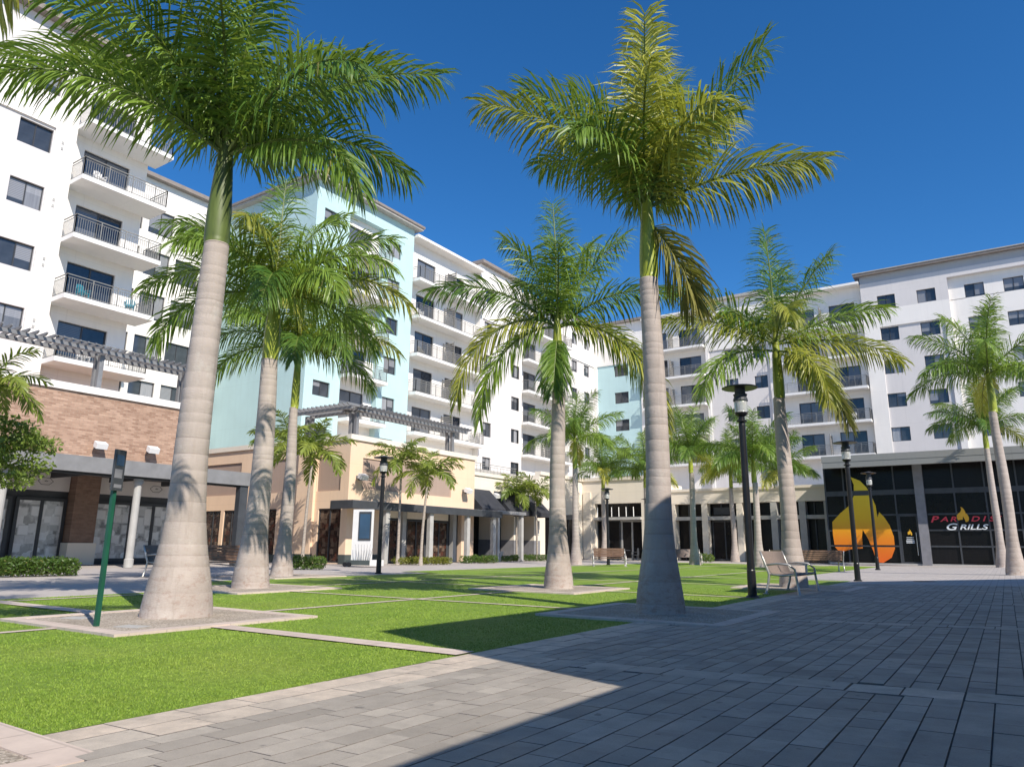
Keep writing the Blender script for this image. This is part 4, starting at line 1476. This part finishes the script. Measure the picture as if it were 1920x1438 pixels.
slim_palm('slim palm with arching crown left of the pair by the peach canopy', -24.6, 26.8, 4.45, 1, fs=1.7)
slim_palm('slim palm with yellow-green crown, right one by the peach canopy', -23.3, 27.0, 3.75, 2, fs=1.7)
slim_palm('slim dark palm in front of the awnings, left of two', -27.0, 40.9, 3.9, 3, fs=1.75)
slim_palm('slim pale-stemmed palm before the last awning, right of two', -26.2, 42.2, 4.0, 4, fs=1.75)
slim_palm('slim palm against the peach side wall behind the stout palm', -28.6, 22.9, 5.2, 5, fs=1.8)
slim_palm('second slim palm against the peach side wall nearer its corner', -26.3, 22.4, 4.5, 6, fs=1.9)
slim_palm('slim palm before the brick shop at the left edge of the picture', -21.1, 7.6, 4.2, 7, n=12, fs=1.4)


def leaf_cloud(cs, n, size, seed, flat=1., hard=.55):
    """n leaf-sized quads spread through ellipsoids cs = [(x, y, z, rx, ry, rz)]"""
    g = np.random.default_rng(seed)
    k = g.integers(0, len(cs), n)
    c = np.array(cs, float)[k]
    d = g.normal(size=(n, 3))
    d /= np.linalg.norm(d, axis=1)[:, None]
    rr = g.uniform(hard, 1.05, n) ** .7
    p = c[:, :3] + d * c[:, 3:] * rr[:, None]
    a = g.normal(size=(n, 3)) + d * .7
    a /= np.linalg.norm(a, axis=1)[:, None]
    b = np.cross(a, g.normal(size=(n, 3)))
    b /= np.linalg.norm(b, axis=1)[:, None]
    s = size * g.uniform(.6, 1.35, n)[:, None]
    q = np.stack([p - a * s, p + b * s * .45, p + a * s, p - b * s * .45], 1)
    return q


# broad-leaved tree at the left edge
t = thing('leafy_tree', 'small broad-leaved tree at the left edge in front of the brick shop', 'tree', (-23.6, 7.55, 0))
b = MB()
b.tube([(0, 0, 0), (.05, .05, 1.2), (.0, .1, 2.4), (.1, .3, 3.0), (.1, .5, 3.6)], [.13, .10, .085, .06, .03], 10)
for (ex, ey, ez) in ((.9, 1.6, 3.1), (-.9, .8, 3.4), (.3, -1.1, 3.3), (.2, 1.9, 3.6), (.8, .2, 3.8)):
    b.tube([(0, .1, 2.2), (ex * .45, ey * .45, 2.2 + (ez - 2.2) * .6), (ex, ey, ez)], [.06, .04, .015], 7)
b.build('trunk', BARKT, t, smooth=True)
cl = []
r = random.Random(5)
for i in range(22):
    q, e = r.uniform(0, 6.28), r.uniform(.2, 1)
    cl.append((.2 + 1.35 * e * math.cos(q), .75 + 1.5 * e * math.sin(q), r.uniform(2.5, 4.2), r.uniform(.35, .6), r.uniform(.35, .6), r.uniform(.25, .42)))
inst('crown', np_mesh('crown', leaf_cloud(cl, 7500, .075, 3, hard=.2), 4, LEAF), t)


def hedge(label, x, y, lx_, ly_, h, rz=0, mat=None, seed=0, n=2600, name='hedge', cat='hedge', size=.045, z0=0.):
    t = thing(name, label, cat, (x, y, z0), rz)
    g = np.random.default_rng(seed)
    cs = []
    k = max(3, int(lx_ / .28))
    for i in range(k):
        for j in range(max(1, int(ly_ / .3))):
            cs.append((-lx_ / 2 + lx_ * (i + .5) / k + g.normal() * .03, -ly_ / 2 + ly_ * (j + .5) / max(1, int(ly_ / .3)), h * .52 + g.normal() * .02, lx_ / k * .75, .24, h * .52))
    q = leaf_cloud(cs, n, size, seed, hard=.5)
    q[..., 2] = np.clip(q[..., 2], .01, None)
    inst('foliage', np_mesh('foliage', q, 4, mat or HEDGE), t)
    b = MB()
    for i in range(k):
        b.tube([(-lx_ / 2 + lx_ * (i + .5) / k, 0, 0), (-lx_ / 2 + lx_ * (i + .5) / k + .05, .03, h * .6)], [.018, .008], 5)
    b.build('stems', BARKT, t)
    return t


hedge('clipped green hedge at the left edge before the brick shop', -22.3, 9.75, 2.1, .8, .50, R(84), seed=1, n=4600)
hedge('small clipped hedge beside the stout palm under the peach pilaster', -22.2, 19.0, 1.5, .7, .5, R(35), seed=2)
hedge('low clipped hedge in front of the peach canopy columns', -24.4, 33.2, 2.1, .8, .42, R(60), seed=3)
hedge('low hedge under the two slim palms before the awnings', -26.2, 42.0, 3.6, .9, .42, R(70), seed=4, n=3600)
hedge('bed of yellow-green shrubs at the foot of the slim palms', -24.2, 28.2, 3.0, .8, .38, R(65), YHEDGE, 5, 3200, 'shrub_bed', 'shrubs')
hedge('little square hedge at the far lawn edge before the arcade', -17.0, 49.0, 1.0, .7, .55, R(10), seed=6, n=1200)
hedge('trailing green shrub beside the planter before the awning shop', -26.0, 38.4, 1.4, .6, .35, R(80), seed=8, n=1200)


# ------------------------------------------------------------------ street furniture
def street_lamp(label, x, y, H=4.15, zb=0.):
    t = thing('street_lamp', label, 'street lamp', (x, y, zb), 0, 'black street lamps round the plaza')
    s = H / 4.15
    b = MB()
    b.lathe([(.12, 0), (.12, .03), (.085, .05), (.08, .5), (.072, .52), (.066, 3.3), (.058, 3.36)], 16)
    b.build('pole', BLACK, t, smooth=False).scale = (1, 1, s)
    b = MB()
    b.lathe([(.058, 0), (.10, .015), (.10, .04), (.062, .06), (.062, .12), (.11, .15), (.13, .2)], 16)
    b.build('collar', BLACK, t, (0, 0, 3.36 * s))
    b = MB()
    b.lathe([(.115, 0), (.125, .04), (.13, .2), (.12, .24)], 16)
    b.build('lens', LENS, t, (0, 0, 3.56 * s), smooth=True)
    b = MB()
    b.lathe([(.14, 0), (.145, .02), (.14, .05), (.12, .09), (.14, .14), (.105, .16), (.105, .28)], 16)
    b.build('louvre', CHAR, t, (0, 0, 3.79 * s))
    b = MB()
    b.lathe([(.33, 0), (.355, .012), (.33, .03), (.2, .055), (.06, .09), (.0, .10)], 28)
    b.build('cap', BLACK, t, (0, 0, 4.05 * s))
    return t


street_lamp('near black street lamp standing left of the mesh bench', -4.1, 14.35, 4.15)
street_lamp('second black street lamp right of the wooden bench before the flame decal', -3.75, 24.0, 4.2)
street_lamp('third black street lamp in front of the orange flame decal', -5.1, 38.4, 4.6)
street_lamp('black street lamp on the far left lawn edge before the peach shop', -17.3, 17.95, 3.9)
street_lamp('small far black street lamp before the tall dark opening', -17.8, 35.9, 4.1)
street_lamp('farthest black street lamp beside the tallest palm trunk', -19.2, 44.5, 4.1)

# green post with a street sign
t = thing('sign_post', 'slim green square post with a small dark sign beside the nearest palm', 'sign post', (-8.32, 4.32, .02), R(8))
MB().box(-.022, .022, -.022, .022, 0, 1.92).build('post', GREENP, t)
sg = MB().box(-.012, .012, -.085, .085, 1.46, 1.92).build('sign_panel', CHAR, t, (.035, 0, 0), R(16))
for (z0, z1, y0, y1, m) in ((1.74, 1.86, -.06, .06, BLUEP), (1.60, 1.70, -.07, .05, POTG), (1.49, 1.53, -.06, .06, POTG)):
    MB().box(.0125, .0145, y0, y1, z0, z1).build('sign_mark', m, sg)
    MB().box(-.0145, -.0125, y0, y1, z0, z1).build('sign_mark', m, sg)


def bench(label, x, y, rz, mat, L_=1.8, wood=False, group='benches round the plaza', zb=0.):
    """local: sits facing -y, length along x"""
    t = thing('bench', label, 'bench', (x, y, zb), rz, group)
    for sx in (-1, 1):
        X_ = sx * (L_ / 2)
        b = MB()
        b.tube([(X_, .36, .0), (X_, .30, .22), (X_, .27, .40), (X_, .36, .66), (X_, .43, .86)], [.026, .026, .03, .026, .02], 8)
        b.tube([(X_, -.30, 0), (X_, -.27, .25), (X_, -.24, .50), (X_, -.12, .60), (X_, .1, .61), (X_, .33, .58)], [.026, .026, .024, .022, .022, .022], 8)
        b.tube([(X_, -.27, .40), (X_, .0, .375), (X_, .27, .40)], .022, 8)
        b.box(X_ - .045, X_ + .045, -.36, -.26, 0, .02).box(X_ - .045, X_ + .045, .31, .41, 0, .02)
        b.build('end_frame', STEEL, t, smooth=True)
    if wood:
        for k in range(5):
            MB().box(-L_ / 2 + .03, L_ / 2 - .03, .28 + .022 * k, .305 + .022 * k, .46 + k * .085, .535 + k * .085).build('back_slat', mat, t)
        for k in range(6):
            MB().box(-L_ / 2 + .03, L_ / 2 - .03, -.27 + k * .088, -.195 + k * .088, .39, .415).build('seat_slat', mat, t)
    else:
        prof = [(-.29, .385), (-.24, .415), (.0, .40), (.2, .395), (.27, .43), (.33, .60), (.40, .80), (.425, .86)]
        b = MB()
        vs, fs = [], []
        for (yy, zz) in prof:
            vs += [(-L_ / 2 + .03, yy, zz), (L_ / 2 - .03, yy, zz), (-L_ / 2 + .03, yy + .012, zz - .014), (L_ / 2 - .03, yy + .012, zz - .014)]
        for i in range(len(prof) - 1):
            a = i * 4
            fs += [(a, a + 1, a + 5, a + 4), (a + 2, a + 6, a + 7, a + 3), (a, a + 4, a + 6, a + 2), (a + 1, a + 3, a + 7, a + 5)]
        b.add(vs, fs)
        b.build('seat_and_back', mat, t, smooth=True)
        MB().box(-.025, .025, -.30, .28, .57, .60).box(-.02, .02, -.29, -.25, .40, .58).build('centre_arm', STEEL, t)
    return t


bench('brown mesh bench with pale metal arms beside the near street lamp', -3.85, 16.6, R(90), TAUPE)
bench('brown slatted wooden bench seen against the flame decal', -6.85, 33.9, R(210), WOOD, 2.0, True)
bench('dark brown bench half hidden behind the nearest palm trunk', -18.8, 12.9, R(215), WOOD, 1.8, True)
bench('metal-armed bench at the left edge of the nearest palm trunk', -20.1, 12.35, R(125), TAUPE)
bench('brown bench at the far lawn edge behind the middle palm', -16.6, 33.6, R(30), WOOD, 1.6, True)
bench('bench beside the far lawn palm left of the dark lamp post', -15.9, 42.6, R(30), TAUPE, 1.6)
bench('bench glimpsed between the thick and thin far palms', -10.4, 43.0, R(200), TAUPE, 1.6)

# display board on wheels by the peach shop
t = thing('display_board', 'white wheeled display board with a blue screen by the peach shop corner', 'display board', (-23.3, 23.1, 0), R(20))
MB().box(-.5, .42, -.02, .14, .28, 2.45).build('panel', WHITEP, t)
MB().box(-.2, .38, -.05, -.022, 1.12, 2.35).build('screen_frame', CHAR, t)
MB().box(-.15, .33, -.06, -.052, 1.2, 2.25).build('screen', BLUEP, t)
MB().box(-.6, .5, -.3, .4, .08, .28).build('base', PLINTH, t)
MB().box(.5, .95, -.25, .2, .05, .3).build('ballast_block', WHITEP, t)
for q in (-.62, -.42):
    MB().tube([(q, -.36, .1), (q, -.3, .1)], .1, 12).build('wheel', BLACK, t)
b = MB()
for i in range(7):
    b.tube([(-.1 + .09 * i, -.2, .28), (-.16 + .12 * i, -.24, .62), (-.22 + .14 * i, -.22, .95)], [.012, .010, .005], 5)
b.build('twig_plant', LOGO, t)


def planter(label, x, y, zb=0.):
    t = thing('planter', label, 'planter', (x, y, zb), R(20), 'planters by the awning shop')
    b = MB()
    b.add([(-.24, -.24, 0), (.24, -.24, 0), (.24, .24, 0), (-.24, .24, 0), (-.36, -.36, .62), (.36, -.36, .62), (.36, .36, .62), (-.36, .36, .62), (-.31, -.31, .62), (.31, -.31, .62), (.31, .31, .62), (-.31, .31, .62), (-.31, -.31, .54), (.31, -.31, .54), (.31, .31, .54), (-.31, .31, .54)],
          [(3, 2, 1, 0), (0, 1, 5, 4), (1, 2, 6, 5), (2, 3, 7, 6), (3, 0, 4, 7), (4, 5, 9, 8), (5, 6, 10, 9), (6, 7, 11, 10), (7, 4, 8, 11), (8, 9, 13, 12), (9, 10, 14, 13), (10, 11, 15, 14), (11, 8, 12, 15), (12, 13, 14, 15)])
    b.build('pot', COLG, t)
    MB().tube([(0, 0, .5), (.02, 0, 1.2), (0, .02, 1.8)], [.025, .02, .012], 7).build('stem', BARKS, t)
    return t


planter('grey tapered planter with a bare stem before the first awning', -26.3, 37.6)


def patio_chair(label, loc, rz, mat, group='chairs out on the balconies'):
    t = thing('patio_chair', label, 'chair', loc, rz, group)
    MB().box(-.24, .24, -.24, .22, .38, .42).build('seat', mat, t)
    b = MB()
    for k in range(5):
        x_ = -.2 + .1 * k
        b.box(x_ - .03, x_ + .03, .2 + .0, .235, .42, .84 + .07 * math.cos((k - 2) * .75))
    b.box(-.24, .24, .198, .24, .56, .6)
    b.build('backrest', mat, t)
    for sx in (-1, 1):
        MB().box(sx * .25 - .03, sx * .25 + .03, -.22, .22, .6, .63).box(sx * .25 - .02, sx * .25 + .02, -.22, -.18, .42, .6).build('arm', mat, t)
        for sy in (-1, 1): MB().box(sx * .2 - .022, sx * .2 + .022, sy * .19 - .022, sy * .19 + .022, 0, .38).build('leg', mat, t)
    return t


for (k, u_, d_, rz, mat, label) in ((3, 17.15, .7, 200, CHAIRB, 'blue patio chair on the fourth balcony down of the left white tower'), (3, 19.7, .6, 150, CHAIRB, 'second blue chair at the right end of the left tower fourth balcony'),
                                    (1, 17.2, .6, 190, WHITEP, 'white patio chair on the second balcony down of the left white tower'), (4, 17.7, .6, 190, WHITEP, 'white patio chair on the lowest balcony of the left white tower')):
    patio_chair(label, (-39.4 + d_, u_, ZB[k] + .25), R(rz - 90), mat)
for (k, u_, label) in ((1, 44.3, 'white chair on the second balcony just right of the aqua block'), (2, 44.6, 'white chair on the third balcony just right of the aqua block'), (3, 49.3, 'white chair beside the slatted divider, fourth balcony right of the aqua block'), (2, 49.4, 'white chair beside the slatted divider, third balcony right of the aqua block'), (4, 52.0, 'white chair at the right end of the lowest balcony right of the aqua block')):
    patio_chair(label, (-39.4 + .1, u_, ZB[k] + .25), R(100), WHITEP if k != 2 else RAIL)
patio_chair('pale chair on a middle balcony beside the right-hand tower', (-10.9, 76.5, ZB[3] + .25), R(10), WHITEP)

# cafe chairs and tables outside the arcade
def cafe_set(label_t, label_c, x, y, rz):
    t = thing('cafe_table', label_t, 'table', (x, y, 0), rz, 'cafe tables outside the arcade')
    MB().lathe([(.38, .71), (.38, .74)], 18).build('table_top', CHAR, t)
    MB().lathe([(.24, 0), (.24, .02), (.03, .05), (.03, .71)], 12).build('pedestal', CHAR, t)
    for sgn, w in ((-1, 'left'), (1, 'right')):
        c_, s_ = math.cos(rz), math.sin(rz)
        patio_chair(label_c.replace('#', w), (x + sgn * .75 * c_, y + sgn * .75 * s_, 0), rz - sgn * PI / 2, CHAR, 'cafe chairs outside the arcade')


cafe_set('dark cafe table before the tall dark opening', 'dark cafe chair at the # side of the table before the tall opening', -23.4, 50.0, R(10))
cafe_set('dark cafe table under the low arcade behind the far palms', 'dark cafe chair at the # side of the table under the low arcade', -20.3, 54.2, R(-8))

# small covers let into the ground
t = tag(MB().lathe([(.30, 0), (.30, .008), (.27, .010), (.27, .006), (.0, .006)], 24).build('manhole_cover', CHAR, None, (-2.05, 24.4, .034)), 'round dark manhole cover in the paving before the second lamp', 'manhole cover')
for (x, y, w) in ((-9.35, 4.62, 'left of the green sign post'), (-7.95, 4.52, 'in front of the nearest palm trunk')):
    tag(MB().box(-.16, .16, -.1, .1, 0, .008).build('valve_cover', COLG, None, (x, y, .021), .3), 'small rectangular valve cover in the gravel ' + w, 'cover')
for k in range(5):
    for dz in (0, .34): T.box('wall_vent', 15.32, 15.44, 0, .03, ZB[k] + 1.7 + dz, ZB[k] + 1.86 + dz, COLG)
